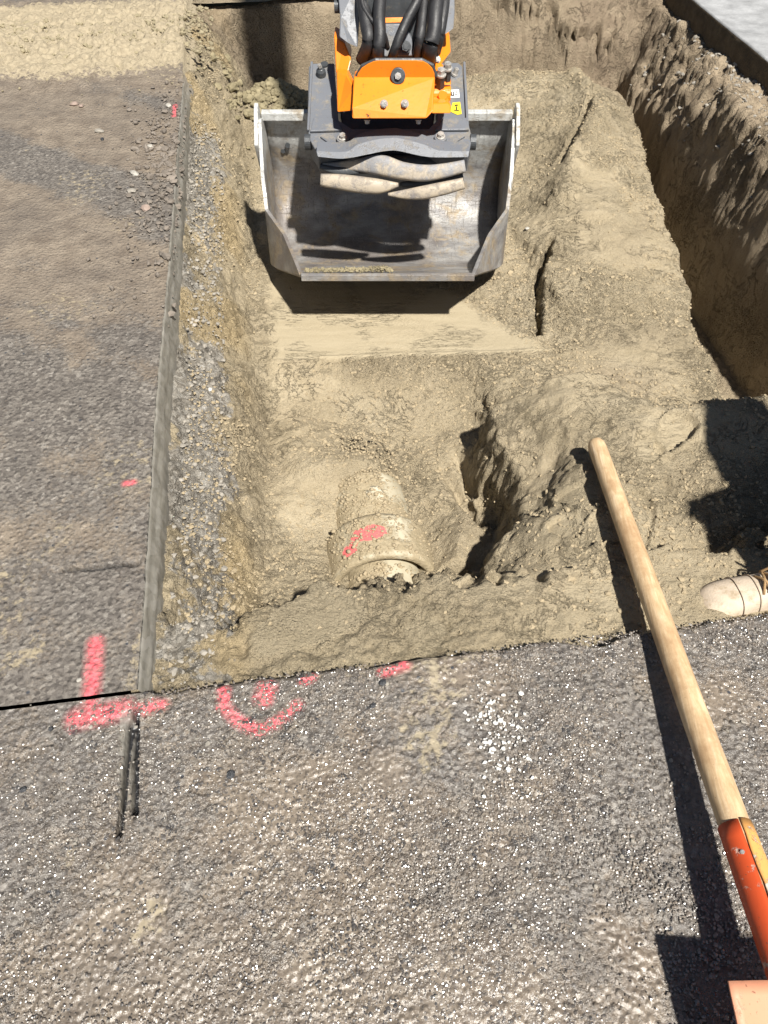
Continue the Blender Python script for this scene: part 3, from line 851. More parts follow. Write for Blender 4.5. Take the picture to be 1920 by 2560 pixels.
def stone(px, py, size, mat, label, z=0.0, squash=.55, elong=1.12):
    V, Fc = ICO2
    o = scatter('stone', np.array([[*WZ(px, py, z)[:]]]) * 0, np.array([size]), mat, flatz=squash, ics=ICO2 if size > .012 else ICO1, jitter=.16)
    o.location = WZ(px, py, z)
    o.scale = (elong, 1, 1)
    tag(o, label, 'stone')
stone(422, 266, .017, M['stone_pale'], 'pale oval stone beside the top end of the sawn edge')
stone(186, 262, .018, M['stone_red'], 'reddish stone lying alone high on the left pavement')
stone(203, 266, .013, M['stone_red'], 'small brownish stone touching the reddish stone on the left pavement')
stone(57, 190, .020, M['stone_dark'], 'dark stone at the near foot of the sand spill')
stone(248, 330, .018, M['gravel'], 'grey stone on the left pavement between spill and gravel')
stone(256, 350, .012, M['stone_dark'], 'small dark stone below the grey stone on the left pavement')
stone(376, 368, .014, M['stone_pale'], 'tan angular stone at the top of the gravel spill')
stone(336, 436, .017, M['stone_pale'], 'round pale stone at the left side of the gravel spill')
stone(330, 478, .015, M['gravel'], 'flat grey stone at the lower left of the gravel spill')
stone(364, 522, .015, M['stone_red'], 'brownish stone at the lower end of the gravel spill')
stone(457, 362, .016, M['stone_pale'], 'pale stone lying in the rubble right of the sawn edge', z=-.13)
stone(408, 1412, .010, M['stone_pale'], 'whitish stone in the rubble below the short saw cut', z=-.11)
stone(525, 975, .009, M['shell'], 'white chip of stone on the sand bank', z=-.19)
stone(517, 1470, .009, M['stone_pale'], 'pale grey stone low in the rubble band', z=-.2)
stone(198, 1700, .008, M['stone_pale'], 'pale angular chip left of the upright pink stroke', squash=.3)
stone(577, 1938, .009, M['stone_dark'], 'black angular chipping right of the saw cuts on the near road')
stone(956, 1707, .008, M['stone_dark'], 'black round stone below the pink blot at the pit edge', elong=1.0)
stone(932, 1765, .007, M['stone_dark'], 'small black chipping left of the sand smear')
stone(128, 1823, .006, M['stone_dark'], 'tiny black chipping below the pink cross stroke')
stone(58, 1975, .007, M['stone_dark'], 'black chipping near the left border of the near road')
stone(793, 1478, .006, M['shell'], 'small white chip on the sand left of the pipe', z=-.44)
stone(1318, 572, .012, M['stone_pale'], 'round tan pebble on the bench right of the bucket', z=-.35)

# ------------------------------------------------------------------ mesh builders
def add_obj(name, bm, mat, parent=None, smooth=False, bevel=0.0, seg=2):
    me = bpy.data.meshes.new(name)
    bm.normal_update()
    bmesh.ops.recalc_face_normals(bm, faces=bm.faces)
    bm.to_mesh(me); bm.free()
    if smooth:
        for p in me.polygons: p.use_smooth = True
    me.materials.append(mat)
    o = bpy.data.objects.new(name, me)
    C.objects.link(o)
    if bevel:
        b = o.modifiers.new('bevel', 'BEVEL'); b.width = bevel; b.segments = seg; b.limit_method = 'ANGLE'; b.angle_limit = R_(35)
        b.harden_normals = False
    if parent is not None:
        o.parent = parent
        o.matrix_parent_inverse = Matrix.Translation(-parent.location) if parent.parent is None else Matrix.Identity(4)
    return o

def empty(name, at):
    o = bpy.data.objects.new(name, None); C.objects.link(o); o.location = at; o.empty_display_size = .1
    return o

def prism(pts, ext, bm=None):
    """closed solid from a loop of 3D points pushed along ext"""
    bm = bm or bmesh.new()
    a = [bm.verts.new(p) for p in pts]
    b = [bm.verts.new(Vector(p) + Vector(ext)) for p in pts]
    bm.faces.new(a); bm.faces.new(b[::-1])
    n = len(a)
    for i in range(n):
        bm.faces.new((a[i], b[i], b[(i + 1) % n], a[(i + 1) % n]))
    return bm

def catmull(pts, n=8):
    P_ = [Vector(p) for p in pts]
    P_ = [P_[0] * 2 - P_[1]] + P_ + [P_[-1] * 2 - P_[-2]]
    out = []
    for i in range(1, len(P_) - 2):
        a, b, c, d = P_[i - 1:i + 3]
        for k in range(n):
            t = k / n
            out.append(.5 * ((2 * b) + (c - a) * t + (2 * a - 5 * b + 4 * c - d) * t * t + (3 * b - a - 3 * c + d) * t ** 3))
    out.append(P_[-2])
    return out

def tube(path, rad, n=14, bm=None, cap=True):
    bm = bm or bmesh.new()
    path = [Vector(p) for p in path]
    rings = []
    up = Vector((.3, .2, .93)).normalized()
    for i, p in enumerate(path):
        d = (path[min(i + 1, len(path) - 1)] - path[max(i - 1, 0)]).normalized()
        x = d.cross(up); x = x.normalized() if x.length > 1e-4 else Vector((1, 0, 0))
        y = d.cross(x).normalized()
        r = rad[i] if isinstance(rad, (list, tuple, np.ndarray)) else rad
        rings.append([bm.verts.new(p + (x * math.cos(2 * math.pi * k / n) + y * math.sin(2 * math.pi * k / n)) * r) for k in range(n)])
    for a, b in zip(rings[:-1], rings[1:]):
        for k in range(n):
            bm.faces.new((a[k], a[(k + 1) % n], b[(k + 1) % n], b[k]))
    if cap:
        bm.faces.new(rings[0][::-1]); bm.faces.new(rings[-1])
    return bm

def bolt_bm(p, nrm, r, h, washer=True):
    bm = bmesh.new(); nrm = Vector(nrm).normalized()
    if washer: tube([p, p + nrm * h * .25], r * 1.35, 20, bm)
    tube([p + nrm * h * .25, p + nrm * h], r, 6, bm)
    tube([p + nrm * h, p + nrm * h * 1.12], r * .62, 12, bm)
    return bm

# ------------------------------------------------------------------ pipe
pipe = empty('sewer_pipe', loc(PS, .55, PZ - .15))
tag(pipe, 'sand covered clay sewer pipe with a thick collar lying in the pit', 'pipe')
def pipe_part(name, prof, n=96, pinkf=None, baref=None):
    bm = bmesh.new(); rings = []
    for r_, rad, dz in prof:
        c = loc(PS - .03 * (r_ - .55), r_, PZ + dz)
        rings.append([bm.verts.new((c.x + E1[0] * rad * math.cos(a), c.y + E1[1] * rad * math.cos(a), c.z + rad * math.sin(a)))
                      for a in (2 * math.pi * k / n for k in range(n))])
    for a, b in zip(rings[:-1], rings[1:]):
        for k in range(n): bm.faces.new((a[k], a[(k + 1) % n], b[(k + 1) % n], b[k]))
    o = add_obj(name, bm, M['pipe'], pipe, smooth=True)
    co = np.array([v.co[:] for v in o.data.vertices])
    rel = co[:, :2] - O
    s, r = rel @ E1, rel @ E2
    for nm, fn in (('pink', pinkf), ('bare', baref)):
        at = o.data.attributes.new(nm, 'FLOAT', 'POINT')
        at.data.foreach_set('value', (fn(s, r, co[:, 2]) if fn else s * 0).astype(np.float32))
    return o
rs = np.linspace(.70, 1.30, 40)
pipe_part('barrel', [(r, .133 + .0012 * math.sin(r * 60), -.9 * max(0, r - .93)) for r in rs],
          baref=lambda s, r, z: 1.3 * smooth01(s - PS, .0, .07) * (r > .8) + (np.hypot(s - PS - .01, r - .83) < .03) * 1.6)
cprof = [(.735, .125, 0), (.725, .155, 0), (.71, .168, 0)] + [(r, .173, 0) for r in np.linspace(.70, .565, 14)] + [(.552, .172, 0), (.546, .167, 0), (.545, .150, 0), (.549, .145, 0), (.62, .143, 0)]
pipe_part('collar', cprof,
          pinkf=lambda s, r, z: np.maximum(smooth01(-np.hypot((s - PS + .035) / 1.9, r - .64), -.045, -.018), smooth01(-np.hypot(s - PS + .10, (r - .60)), -.035, -.012)),
          baref=lambda s, r, z: .8 * smooth01(-np.abs(s - PS - .05), -.07, -.02) * (z > PZ + .05) * (r > .60) + .6 * smooth01(-np.abs(r - .552), -.008, -.003))
pipe_part('spigot', [(r, .122, 0) for r in np.linspace(.64, .15, 30)],
          baref=lambda s, r, z: 1.5 * smooth01(s - PS, -.02, .02) * smooth01(r, .46, .50))
# crumbs on the pipe
n = 1300
a_ = math.pi / 2 + rng.normal(size=n) * .62 + .15
r_ = .50 + .62 * rng.random(n)
rad = np.where(r_ < .55, .123, np.where(r_ < .71, .174, .134))
s_ = PS - .03 * (r_ - .55) + rad * np.cos(a_)
tag(scatter('pipe_dirt', to_world(s_, r_, PZ + rad * np.sin(a_) - .001), .002 + .0055 * rng.random(n) ** 2.5, M['clod'], ics=ICO1, smooth=True), 'crumbs of sand lying on top of the pipe', 'sand', kind='stuff')

# ------------------------------------------------------------------ shovel
A = WZ(1487, 1102, -.055)
B = WZ(1832, 2050, .10)
D = (B - A).normalized()
Bend = A + D * ((B - A).length * 1.0)
shovel = empty('shovel', WZ(1900, 2500, .0))
tag(shovel, 'long wooden shovel with worn red socket and salmon blade leaning over the pit edge', 'shovel')
hl = (B - A).length
hp, hr = [], []
for t, r in ((0, .004), (.004, .014), (.012, .021), (.022, .0245), (.04, .0260), (.10, .0255)):
    hp.append(A + D * t); hr.append(r)
for k in range(1, 30):
    hp.append(A + D * (.10 + (hl + .25 - .10) * k / 29)); hr.append(.0255 + .0025 * k / 29)
bm = tube(hp, hr, 24)
ho = add_obj('handle', bm, M['wood'], shovel, smooth=True)
# red steel socket wraps the wood; split with a pale seam on its right side
so = A + D * (hl + .012)
S0 = [so + D * t for t in np.linspace(0, .36, 14)]
def wrap(path, r0, r1, a0, a1, n=18, th=.0022):
    bm = bmesh.new(); rings = []
    up = Vector((0, 0, 1)); m = len(path)
    for i, p in enumerate(path):
        x = D.cross(up).normalized(); y = x.cross(D).normalized()
        r = r0 + (r1 - r0) * i / (m - 1)
        row = []
        for rr in (r, r + th):
            row.append([bm.verts.new(p + (x * math.cos(a) + y * math.sin(a)) * rr) for a in np.linspace(a0 + .04 * math.sin(i * 1.9), a1, n)])
        rings.append(row)
    for i in range(m - 1):
        for q in (0, 1):
            for k in range(n - 1):
                bm.faces.new((rings[i][q][k], rings[i][q][k + 1], rings[i + 1][q][k + 1], rings[i + 1][q][k]))
        for k in (0, n - 1):
            bm.faces.new((rings[i][0][k], rings[i + 1][0][k], rings[i + 1][1][k], rings[i][1][k]))
    for i in (0, m - 1):
        for k in range(n - 1):
            bm.faces.new((rings[i][0][k], rings[i][0][k + 1], rings[i][1][k + 1], rings[i][1][k]))
    return bm
xr = D.cross(Vector((0, 0, 1)))
sgn = 1 if xr.x > 0 else -1      # x axis side: +1 when it points right
if sgn > 0: angs = (R_(62), R_(259)); angs2 = (R_(-98), R_(54))
else: angs = (R_(-120), R_(82)); angs2 = (R_(88), R_(232))
so_ob = add_obj('socket', wrap(S0, .0282, .033, *angs), M['red_paint'], shovel, smooth=True)
add_obj('seam_strap', wrap([so + D * t for t in np.linspace(-.002, .36, 14)], .0284, .033, *angs2), M['ochre_paint'], shovel, smooth=True)
rp = so + D * .05 + Vector((-.5, -.1, .85)).normalized() * .029
add_obj('rivet', bolt_bm(rp, (-.5, -.1, .85), .004, .004, False), M['bolt'], shovel)
# blade: shouldered square plate, slightly dished
bt = WZ(1812, 2452, .150)
fw = Vector((D.x, D.y, 0)).normalized(); rt = Vector((fw.y, -fw.x, 0))
if rt.x < 0: rt = -rt
bm = bmesh.new()
nu, nv = 15, 15
L_, Wd_ = .27, .225
gridv = []
tilt = Vector((fw.x, fw.y, -.16)).normalized()
upn = rt.cross(tilt).normalized()
if upn.z < 0: upn = -upn
for j in range(nv):
    row = []
    for i in range(nu):
        u = i / (nu - 1) * 2 - 1; v = j / (nv - 1)
        w = 1 - .10 * v ** 2
        dish = .020 * u * u + .008 * v * v
        row.append(bm.verts.new(bt + rt * (Wd_ / 2 * (1 + u * w)) + tilt * (L_ * v) + upn * (dish - .01)))
    gridv.append(row)
for j in range(nv - 1):
    for i in range(nu - 1):
        bm.faces.new((gridv[j][i], gridv[j][i + 1], gridv[j + 1][i + 1], gridv[j + 1][i]))
bl = add_obj('blade', bm, M['salmon'], shovel, smooth=True)
sd = bl.modifiers.new('thickness', 'SOLIDIFY'); sd.thickness = .003
nk = A + D * (hl + .36)
add_obj('neck', tube(catmull([nk, nk + D * .05 - Vector((0, 0, .01)), bt + rt * Wd_ / 2 + tilt * .04 + upn * -.002], 6), [.033] * 6 + [.03] * 3 + [.024] * 4, 16), M['red_paint'], shovel, smooth=True)

# ------------------------------------------------------------------ excavator arm with tiltrotator, grab and bucket
exc = empty('excavator', (0, 3.0, -.33))
tag(exc, 'orange and grey excavator arm with tiltrotator, grab claws and wide worn steel bucket', 'excavator')
CX = .012
prof = [(3.235, .155), (3.26, .12), (3.275, .05), (3.30, -.03), (3.315, -.11), (3.30, -.19), (3.245, -.265), (3.16, -.312), (3.06, -.332), (2.95, -.325), (2.86, -.292), (2.76, -.245), (2.66, -.193), (2.56, -.142)]
wid = [.508, .508, .508, .507, .506, .505, .503, .501, .499, .494, .468, .420, .372, .325]
fine = catmull([(w, y, z) for (y, z), w in zip(prof, wid)], 5)
bm = bmesh.new()
NX = 26
rows = []
def dent(x, y, z): return .0035 * math.sin(x * 9 + z * 7) * math.sin(x * 4.1 + y * 6)
for (w, y, z) in fine:
    rows.append([bm.verts.new((CX + w * (i / NX * 2 - 1), y + dent(i / NX, y, z), z)) for i in range(NX + 1)])
for a, b in zip(rows[:-1], rows[1:]):
    for i in range(NX): bm.faces.new((a[i], a[i + 1], b[i + 1], b[i]))
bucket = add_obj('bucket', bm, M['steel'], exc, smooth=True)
sd = bucket.modifiers.new('thickness', 'SOLIDIFY'); sd.thickness = .010; sd.offset = 1
def sub(name, bm, mat, par, **kw):
    o = add_obj(name, bm, mat, None, **kw)
    o.parent = par
    return o
# side plates: loop through the shell edge and back along the rim
for sg in (-1, 1):
    edgep = [Vector((CX + sg * (w + .004), y, z)) for (w, y, z) in fine]
    rimk = [(.325, 2.56, -.138), (.345, 2.62, -.128), (.405, 2.80, -.112), (.486, 2.93, -.075), (.500, 3.02, .02), (.508, 3.12, .10), (.512, 3.19, .168)]
    rim = [Vector((CX + sg * (w + .004), y, z)) for w, y, z in rimk]
    rimf = catmull(rim, 1)
    # lofted plate
    m = len(fine)
    # arc-length resample of the rim, from top to lip
    rr = rim[::-1]
    cum = [0]
    for a, b in zip(rr[:-1], rr[1:]): cum.append(cum[-1] + (b - a).length)
    def at_len(q):
        q *= cum[-1]
        for i in range(len(cum) - 1):
            if q <= cum[i + 1] + 1e-9:
                f = (q - cum[i]) / (cum[i + 1] - cum[i]); return rr[i].lerp(rr[i + 1], f)
        return rr[-1]
    bm = bmesh.new()
    c2 = [0]
    for a, b in zip(edgep[:-1], edgep[1:]): c2.append(c2[-1] + (b - a).length)
    # match so that the fold (shell index near S1) meets the rim knee
    ifold = min(range(m), key=lambda i: abs(fine[i][1] - 2.95) + abs(fine[i][2] + .325))
    knee = (cum[3]) / cum[-1]
    pr = None
    for i in range(m):
        q = c2[i] / c2[ifold] * knee if i <= ifold else knee + (c2[i] - c2[ifold]) / (c2[-1] - c2[ifold]) * (1 - knee)
        e, r = edgep[i], at_len(min(1, q))
        row = [bm.verts.new(e.lerp(r, k / 4)) for k in range(5)]
        if pr:
            for k in range(4):
                try: bm.faces.new((pr[k], pr[k + 1], row[k + 1], row[k]))
                except ValueError: pass
        pr = row
    sp = sub('side_plate', bm, M['steel'], bucket, smooth=False)
    sd = sp.modifiers.new('thickness', 'SOLIDIFY'); sd.thickness = .014; sd.offset = 0
    # heavy upper flange
    fp = [Vector((CX + sg * .520, 3.10, .105)), Vector((CX + sg * .520, 3.20, .205)), Vector((CX + sg * .520, 3.235, .215)), Vector((CX + sg * .520, 3.262, .18)), Vector((CX + sg * .520, 3.32, -.08)), Vector((CX + sg * .516, 3.30, -.19)), Vector((CX + sg * .51, 3.18, -.12))]
    sub('side_flange', prism(fp, (sg * .016, 0, 0)), M['steel'], bucket, bevel=.003)
# rolled top edge and cutting edge
sub('top_rail', prism([(CX - .512, 3.222, .148), (CX - .512, 3.222, .180), (CX - .512, 3.250, .184), (CX - .512, 3.252, .150)], (1.024, 0, 0)), M['steel'], bucket, bevel=.003)
sub('cutting_edge', prism([(CX - .332, 2.600, -.156), (CX - .328, 2.548, -.126), (CX - .326, 2.535, -.126), (CX - .326, 2.532, -.150), (CX - .330, 2.60, -.184)], (.658, 0, 0)), M['steel'], bucket, bevel=.002)
bm = bmesh.new()
for k, (sx) in enumerate(np.linspace(-.30, -.0, 60)):
    pass
n = 650
q = rng.random(n)
tx = -.31 + .33 * q
pts = np.stack([CX + tx, 2.555 + .02 * rng.random(n), -.128 + .012 * rng.random(n) * np.interp(q, [0, .6, .9, 1], [.4, .8, 1.5, .2])], -1)
dirt = scatter('edge_dirt', pts, .0025 + .0045 * rng.random(n) ** 2, M['clod_dark'], ics=ICO1)
dirt.parent = bucket
# wear holes / weld nubs on back plate
for px, py in ((711, 380), (697, 407), (660, 335)):
    p = W(px, py, 3.135)
    p = Vector((p.x, 3.283 if py < 390 else 3.297, p.z - .03))
    sub('rivet_hole', tube([p, p + Vector((0, -.006, .001))], .0105, 14), M['dark_metal'], bucket)

W_ = W
def W(px, py, t): return W_(px, py, t + .13 if t > 2 else t)
# --- grey coupler frame: plane through image rows 155 (depth 2.86) .. 385 (depth 2.70)
def PT(px, py, lift=0.0):
    t = 2.86 + (py - 155) * (2.70 - 2.86) / 230
    return W(px, py, t - lift)
pn = (PT(1000, 155) - PT(1000, 385)).cross(PT(1100, 300) - PT(900, 300)).normalized()
if pn.z < 0: pn = -pn
coupler = add_obj('coupler_frame', prism([PT(*q) for q in ((772, 166), (782, 158), (836, 158), (846, 300), (880, 322), (1072, 322), (1092, 300), (1096, 157), (1146, 156), (1156, 166), (1170, 300), (1180, 345), (1172, 386), (1100, 378), (1050, 362), (985, 348), (905, 362), (865, 382), (795, 386), (772, 345), (768, 300))], pn * -.085), M['grey_cast'], exc, bevel=.004)
def csub(name, bm, mat, **kw): return sub(name, bm, mat, coupler, **kw)
# floor of the frame, dark recess
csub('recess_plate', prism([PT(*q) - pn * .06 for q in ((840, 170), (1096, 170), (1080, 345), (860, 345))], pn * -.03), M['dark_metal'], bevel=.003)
# raised side covers
csub('cover', prism([PT(*q) + pn * .002 for q in ((1107, 300), (1166, 300), (1172, 330), (1086, 331), (1098, 318))], pn * .010), M['grey_cast'], bevel=.003)
csub('cover', prism([PT(*q) + pn * .002 for q in ((784, 300), (826, 296), (850, 318), (856, 331), (776, 334))], pn * .010), M['grey_cast'], bevel=.003)
for px in (1104, 1120, 1140, 1156):
    csub('rivet', bolt_bm(PT(px, 303), pn, .003, .007, False), M['bolt'])
for px in (780, 1160):
    sg = -1 if px < 1000 else 1
    csub('side_lip', prism([PT(px - 3 * sg, 160), PT(px + 3 * sg, 160), PT(px + 12 * sg, 330), PT(px + 6 * sg, 330)], pn * .012), M['grey_cast'], bevel=.002)
# front bar with its hump
top = [(790, 378), (865, 379), (895, 361), (940, 349), (976, 345), (1000, 346), (1059, 361), (1098, 376), (1175, 378)]
bot = [(793, 393), (856, 398), (906, 390), (945, 382), (973, 378), (998, 379), (1073, 394), (1172, 394)]
tp = [v for v in catmull([Vector((x, y, 0)) for x, y in top], 4)]
bp = [v for v in catmull([Vector((x, y, 0)) for x, y in bot], 4)]
def loopT(t_, b_, d0, d1=None):
    return [W(v.x, v.y, d0) for v in t_] + [W(v.x, v.y, d1 or d0) for v in b_[::-1]]
csub('front_bar', prism(loopT(tp, bp, 2.655), (0, .05, .015)), M['grey_cast'], bevel=.004)
# big bosses with bolts
for px, py in ((857, 352), (1101, 349)):
    p = PT(px, py) + pn * .001
    csub('boss', tube([p, p + pn * .013], .024, 28), M['grey_cast'], bevel=.003)
    csub('boss_bolt', bolt_bm(p + pn * .012, pn, .0125, .016), M['bolt'])
for a, b in (((1110, 372), (1158, 344)), ((800, 345), (838, 372))):
    csub('rib', prism([PT(*a), PT(a[0] + 5, a[1]), PT(b[0] + 5, b[1]), PT(*b)], pn * .008), M['grey_cast'], bevel=.002)
csub('side_pin', tube([PT(1176, 345) - pn * .02, PT(1176, 345) - pn * .02 + Vector((.022, 0, 0))], .028, 24), M['dark_metal'])
csub('side_pin', tube([PT(776, 345) - pn * .02, PT(776, 345) - pn * .02 - Vector((.022, 0, 0))], .028, 24), M['dark_metal'])
# lifting eye and hole on left, fittings on right
p = PT(803, 188)
csub('hose_fitting', tube([p, p + pn * .02, p + pn * .03], [.020, .018, .010], 16), M['dark_metal'], smooth=False, bevel=.002)
csub('hose_fitting', bolt_bm(p + pn * .03, pn + Vector((-.3, 0, 0)), .008, .016, False), M['bolt'])
p = PT(811, 163); csub('hose_fitting', tube([p, p + pn * .006], .015, 18), M['dark_metal'])
p = PT(1136, 188); csub('hose_fitting', bolt_bm(p, pn + Vector((.3, .2, 0)), .010, .026), M['bolt'])
# stickers
st = csub('label_plate', prism([PT(*q) + pn * .0015 for q in ((1124, 226), (1147, 225), (1149, 245), (1125, 246))], pn * .001), M['sticker_white'])
for pts in (((1127, 231), (1129.5, 231), (1130, 241), (1127.5, 241)), ((1128, 239), (1135, 239), (1135, 241.5), (1128, 241.5)), ((1133, 231), (1135.5, 231), (1135.5, 241), (1133, 241)), ((1138, 231), (1144, 231), (1144, 233), (1138, 233)), ((1138, 237), (1142, 237), (1142, 239), (1138, 239))):
    csub('lettering', prism([PT(*q) + pn * .0035 for q in pts], pn * .0008), M['ink'])
csub('warning_label', prism([PT(*q) + pn * .0015 for q in ((1131, 258), (1150, 256), (1154, 286), (1143, 288), (1126, 280))], pn * .001), M['sticker_yellow'])
for pts in (((1136, 264), (1144, 263), (1145, 266), (1137, 267)), ((1139, 268), (1142, 268), (1143, 276), (1140, 276)), ((1134, 276), (1148, 278), (1148, 280), (1134, 278))):
    csub('lettering', prism([PT(*q) + pn * .0035 for q in pts], pn * .0008), M['ink'])

# --- grab claws
def claw(outline, depth, ext, mat, name='grab_claw'):
    pts = catmull([Vector((x, y, 0)) for x, y in outline] + [Vector((outline[0][0], outline[0][1], 0))], 3)[:-1]
    return add_obj(name, prism([W(v.x, v.y, depth) for v in pts], ext), mat, exc, bevel=.008, seg=3)
def bar_claw(center, widths, d0, d1, mat, flat=.55):
    """tapered bar with an oval section along image points"""
    cs = catmull([Vector((x, y, 0)) for x, y in center], 6)
    ws = catmull([Vector((w, 0, 0)) for w in widths], 6)
    bm = bmesh.new(); rings = []
    m = len(cs); n = 18
    for i, (c, w) in enumerate(zip(cs, ws)):
        t = d0 + (d1 - d0) * i / (m - 1) + .05
        p = W(c.x, c.y, t)
        a_, b_ = cs[max(0, i - 1)], cs[min(m - 1, i + 1)]
        tan = (W(b_.x, b_.y, t) - W(a_.x, a_.y, t)).normalized()
        view = (W(c.x, c.y, 1) - Vector((0, 0, CH))).normalized()
        up = tan.cross(view).normalized()
        h = w.x * t / F_PX * 1.28
        row = []
        for k in range(n):
            a = 2 * math.pi * k / n
            cx_, sx_ = math.cos(a), math.sin(a)
            e = .55
            cx_ = math.copysign(abs(cx_) ** e, cx_); sx_ = math.copysign(abs(sx_) ** e, sx_)
            row.append(bm.verts.new(p + up * h * sx_ + view * max(.018, h * 1.1) * cx_))
        rings.append(row)
    for a, b in zip(rings[:-1], rings[1:]):
        for k in range(n): bm.faces.new((a[k], a[(k + 1) % n], b[(k + 1) % n], b[k]))
    bm.faces.new(rings[0][::-1]); bm.faces.new(rings[-1])
    return bm
def mk_claw(*a, mat=None):
    return add_obj('grab_claw', bar_claw(*a, mat), mat, exc, smooth=True)
mk_claw([(806, 411), (850, 414), (900, 413), (950, 413), (1005, 427), (1060, 433), (1110, 427), (1163, 415)], [3, 8, 13, 20, 17, 16, 14, 12], 2.70, 2.62, mat=M['claw'])
mk_claw([(801, 450), (850, 455), (900, 462), (950, 466), (996, 462)], [12, 15, 16, 14, 4], 2.645, 2.65, mat=M['claw_bare'])
mk_claw([(970, 486), (1010, 486), (1055, 482), (1105, 472), (1160, 458)], [3, 9, 13, 13, 11], 2.655, 2.62, mat=M['claw_bare'])
add_obj('grab_link', bar_claw([(800, 417), (850, 428), (900, 424), (960, 420)], [5, 8, 9, 8], 2.69, 2.69, None), M['dark_metal'], exc, smooth=True)
add_obj('grab_link', bar_claw([(1000, 462), (1060, 460), (1110, 452), (1158, 440)], [6, 9, 9, 9], 2.70, 2.68, None), M['dark_metal'], exc, smooth=True)
add_obj('grab_hub', bar_claw([(800, 402), (900, 404), (1050, 408), (1165, 402)], [8, 12, 16, 9], 2.74, 2.74, None), M['dark_metal'], exc, smooth=True)

# --- orange tiltrotator housing
def O2(px, py, t): return W(px, py, t)
tr = add_obj('tiltrotator', prism([O2(*q) for q in ((884, 192, 2.57), (1088, 192, 2.57), (1083, 278, 2.56), (1066, 297, 2.565), (880, 297, 2.565), (881, 272, 2.56))], (0, .14, -.03)), M['orange'], exc, bevel=.006, seg=3)
def tsub(name, bm, mat, **kw): return sub(name, bm, mat, tr, **kw)
# upper plate leans back, has a round hole
def ringplate(outline, hole, hr, base_t, topy, topt, thick, n=40):
    def Q(px, py):
        t = base_t + (192 - py) / (192 - topy) * (topt - base_t)
        return W(px, py, t)
    hc = Vector(hole)
    outer_ = []
    L = [Vector(p) for p in outline]
    per = []
    for k in range(n):
        a = 2 * math.pi * k / n
        d = Vector((math.cos(a), math.sin(a)))
        best = None
        for i in range(len(L)):
            p, q = L[i] - hc, L[(i + 1) % len(L)] - hc
            e = q - p
            den = d.x * e.y - d.y * e.x
            if abs(den) < 1e-9: continue
            t = (p.x * e.y - p.y * e.x) / den
            u = (p.x * d.y - p.y * d.x) / den
            if t > 0 and -1e-6 <= u <= 1 + 1e-6: best = t if best is None else min(best, t)
        per.append((hc + d * best, hc + d * hr * (1 if True else 1)))
    bm = bmesh.new()
    dv = Vector(thick)
    f = [[bm.verts.new(Q(o_.x, o_.y)) for o_, _ in per], [bm.verts.new(Q(i_.x, i_.y)) for _, i_ in per]]
    b = [[bm.verts.new(v.co + dv) for v in f[0]], [bm.verts.new(v.co + dv) for v in f[1]]]
    for k in range(n):
        k2 = (k + 1) % n
        bm.faces.new((f[0][k], f[0][k2], f[1][k2], f[1][k]))
        bm.faces.new((b[0][k], b[1][k], b[1][k2], b[0][k2]))
        bm.faces.new((f[0][k], b[0][k], b[0][k2], f[0][k2]))
        bm.faces.new((f[1][k], f[1][k2], b[1][k2], b[1][k]))
    return bm
tsub('rotor_plate', ringplate([(888, 213), (893, 186), (908, 165), (940, 151), (1054, 151), (1078, 164), (1087, 186), (1087, 213)], (995, 184), 15, 2.570, 151, 2.525, (0, .022, -.004)), M['orange'], bevel=.002)
tsub('plate_rim', tube([O2(*q) for q in ((892, 190, 2.58), (906, 165, 2.55), (939, 150, 2.535), (1055, 150, 2.535), (1081, 163, 2.55), (1090, 190, 2.58))], .007, 8), M['dark_metal'])
p = O2(995, 190, 2.567); vd = (p - Vector((0, 0, CH))).normalized()
tsub('hydraulic_plug', tube([p - vd * .0, p - vd * .018], .026, 24), M['dark_metal'], bevel=.002)
tsub('hydraulic_plug', bolt_bm(p - vd * .016, -vd, .012, .012, False), M['bolt'])
for px, py in ((960, 260), (1012, 259)):
    p = O2(px, py, 2.56)
    nn = Vector((0, -.95, .28)).normalized()
    tsub('bolt', bolt_bm(p, nn, .0105, .022), M['bolt'])
# left cheek and right hand cylinder block
tsub('cheek', prism([O2(*q) for q in ((841, 182, 2.66), (868, 186, 2.64), (884, 220, 2.60), (886, 277, 2.60), (843, 281, 2.64))], (0, .09, -.01)), M['orange'], bevel=.005)
tsub('cheek', prism([O2(*q) for q in ((1082, 200, 2.63), (1127, 197, 2.65), (1128, 213, 2.65), (1083, 214, 2.63))], (0, .09, -.01)), M['orange'], bevel=.004)
tsub('cheek', prism([O2(*q) for q in ((1078, 258, 2.60), (1120, 256, 2.62), (1128, 264, 2.62), (1127, 284, 2.62), (1078, 284, 2.60))], (0, .09, -.01)), M['orange'], bevel=.005)
tsub('cylinder', tube([O2(1078, 236, 2.68), O2(1126, 236, 2.68)], .030, 24), M['orange'], bevel=.003)
p = O2(1107, 238, 2.645); tsub('boss', tube([p, p - vd * .010], .017, 22), M['orange'], bevel=.002)
tsub('lug', prism([O2(*q) for q in ((1086, 196, 2.62), (1092, 130, 2.68), (1108, 92, 2.74), (1124, 88, 2.76), (1127, 130, 2.72), (1112, 150, 2.69), (1100, 165, 2.66), (1127, 192, 2.64), (1127, 200, 2.64))], (0, .05, 0)), M['orange'], bevel=.003)
for px, py, r in ((1102, 180, .019), (1119, 165, .017)):
    p = O2(px, py, 2.60)
    tsub('hex_fitting', tube([p + Vector((0, .02, -.06)), p + Vector((0, .0, -.01))], r * .95, 6), M['dark_metal'])
    tsub('hex_fitting', bolt_bm(p + Vector((0, 0, -.01)), (0.05, -.25, 1), r * .78, .022), M['bolt'])
p = O2(1093, 149, 2.66); tsub('bolt', bolt_bm(p, (0, -.9, .4), .009, .014), M['bolt'])
